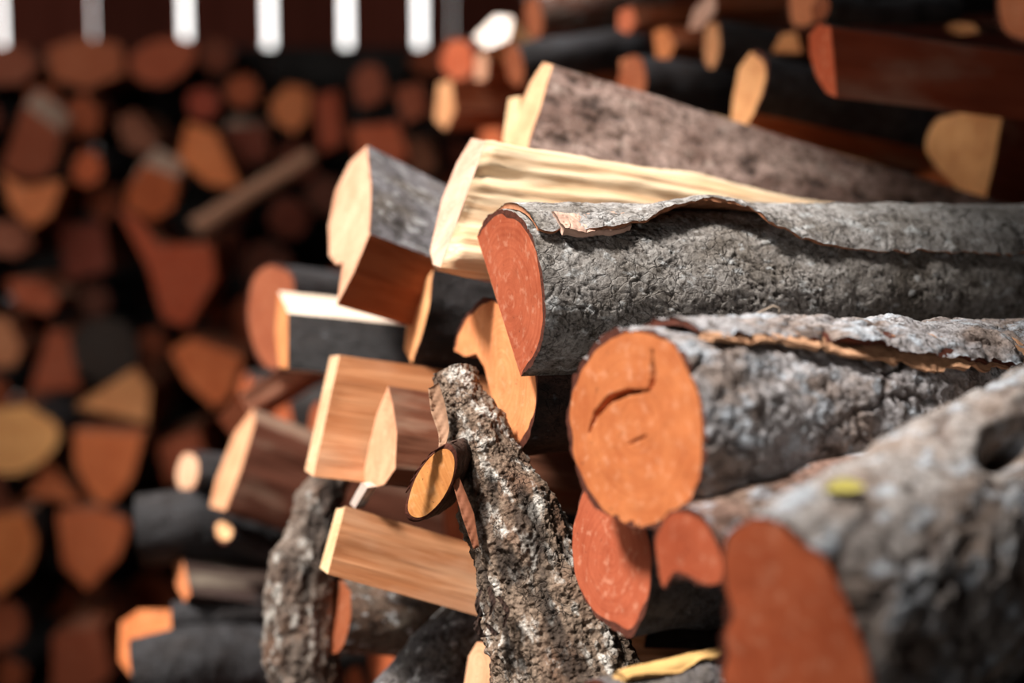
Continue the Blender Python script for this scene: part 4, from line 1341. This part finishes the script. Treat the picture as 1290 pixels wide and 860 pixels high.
LOGS = []
for k in range(4):
    n = 10
    P = [(0.07 * math.cos(2 * math.pi * i / n) * frnd.uniform(.88, 1.08), 0.07 * math.sin(2 * math.pi * i / n) * frnd.uniform(.88, 1.08)) for i in range(n)]
    nf = len(FOOT)
    root, _, _ = build_piece('bark_log', '', 'log', Matrix.Identity(4), P, ['b'] * n, 0.75, cut=lin(190, 100, 60), bark=lin(62, 58, 56), bmat=M_DARK, step=0.012, nl=16, seed=500 + k, fres=3)
    FOOT = FOOT[:nf]
    LOGS.append([root, False])


def stack_log(c, A, s, label, group, Lk=1.0):
    k = frnd.randrange(4)
    M = rot_x_frame(A, c, frnd.uniform(0, 6.28)) @ Matrix.Diagonal((Lk, s, s, 1))
    if LOGS[k][1]:
        copy_thing(LOGS[k][0], M, label, group)
    else:
        LOGS[k][1] = True
        r = LOGS[k][0]
        r.matrix_world = M
        r['label'] = label
        r['group'] = group


for M in XROW:
    k = frnd.randrange(4)
    if LOGS[k][1]:
        copy_thing(LOGS[k][0], M, 'dark log laid crosswise behind the front row of the far pile', 'crosswise logs in the far pile')
    else:
        LOGS[k][1] = True
        LOGS[k][0].matrix_world = M
        tag(LOGS[k][0], 'dark log laid crosswise behind the front row of the far pile', 'log', 'crosswise logs in the far pile')
for rr_ in (0.07, 0.045):
    for j in range(int(1.45 / (rr_ * 1.9))):
        for i in range(int(2.3 / (rr_ * 2.1))):
            u = -0.55 + i * rr_ * 2.1 + (j % 2) * rr_
            z = rr_ + j * rr_ * 1.86
            ztop = 1.12 + 0.16 * smooth(u, -0.3, 0.1) - 0.25 * smooth(u, 0.4, 1.1)
            if z > ztop or (rr_ < 0.06 and z < 0.85):
                continue
            c = O0 + U0 * u + A0 * frnd.uniform(0.10, 0.17) + np.array([0, 0, z])
            if rr_ < 0.06:
                c = c + A0 * 0.04
            if blocked(c, A0, rr_, 0.72):
                continue
            stack_log(c, A0, rr_ / 0.07, 'dark log inside the near stack, mostly hidden by the front pieces', 'logs inside the near stack')
            FOOT.append((c, A0, rr_, 0.72))
# second row behind it
for j in range(12):
    for i in range(9):
        u = 0.34 + i * 0.147 + (j % 2) * 0.07
        z = 0.07 + j * 0.130
        c = O0 + U0 * u + A0 * (0.62 + frnd.uniform(0, .05)) + np.array([0, 0, z])
        if blocked(c, A0, 0.07, 0.72):
            continue
        stack_log(c, A0, 1.0, 'dark log in the second row behind the near stack', 'logs in the second row')
        FOOT.append((c, A0, 0.07, 0.72))
for k in range(8):
    if not used[k]:
        for c in list(PROTO[k].children):
            bpy.data.objects.remove(c)
        bpy.data.objects.remove(PROTO[k])
for r, u in LOGS:
    if not u:
        for c in list(r.children):
            bpy.data.objects.remove(c)
        bpy.data.objects.remove(r)
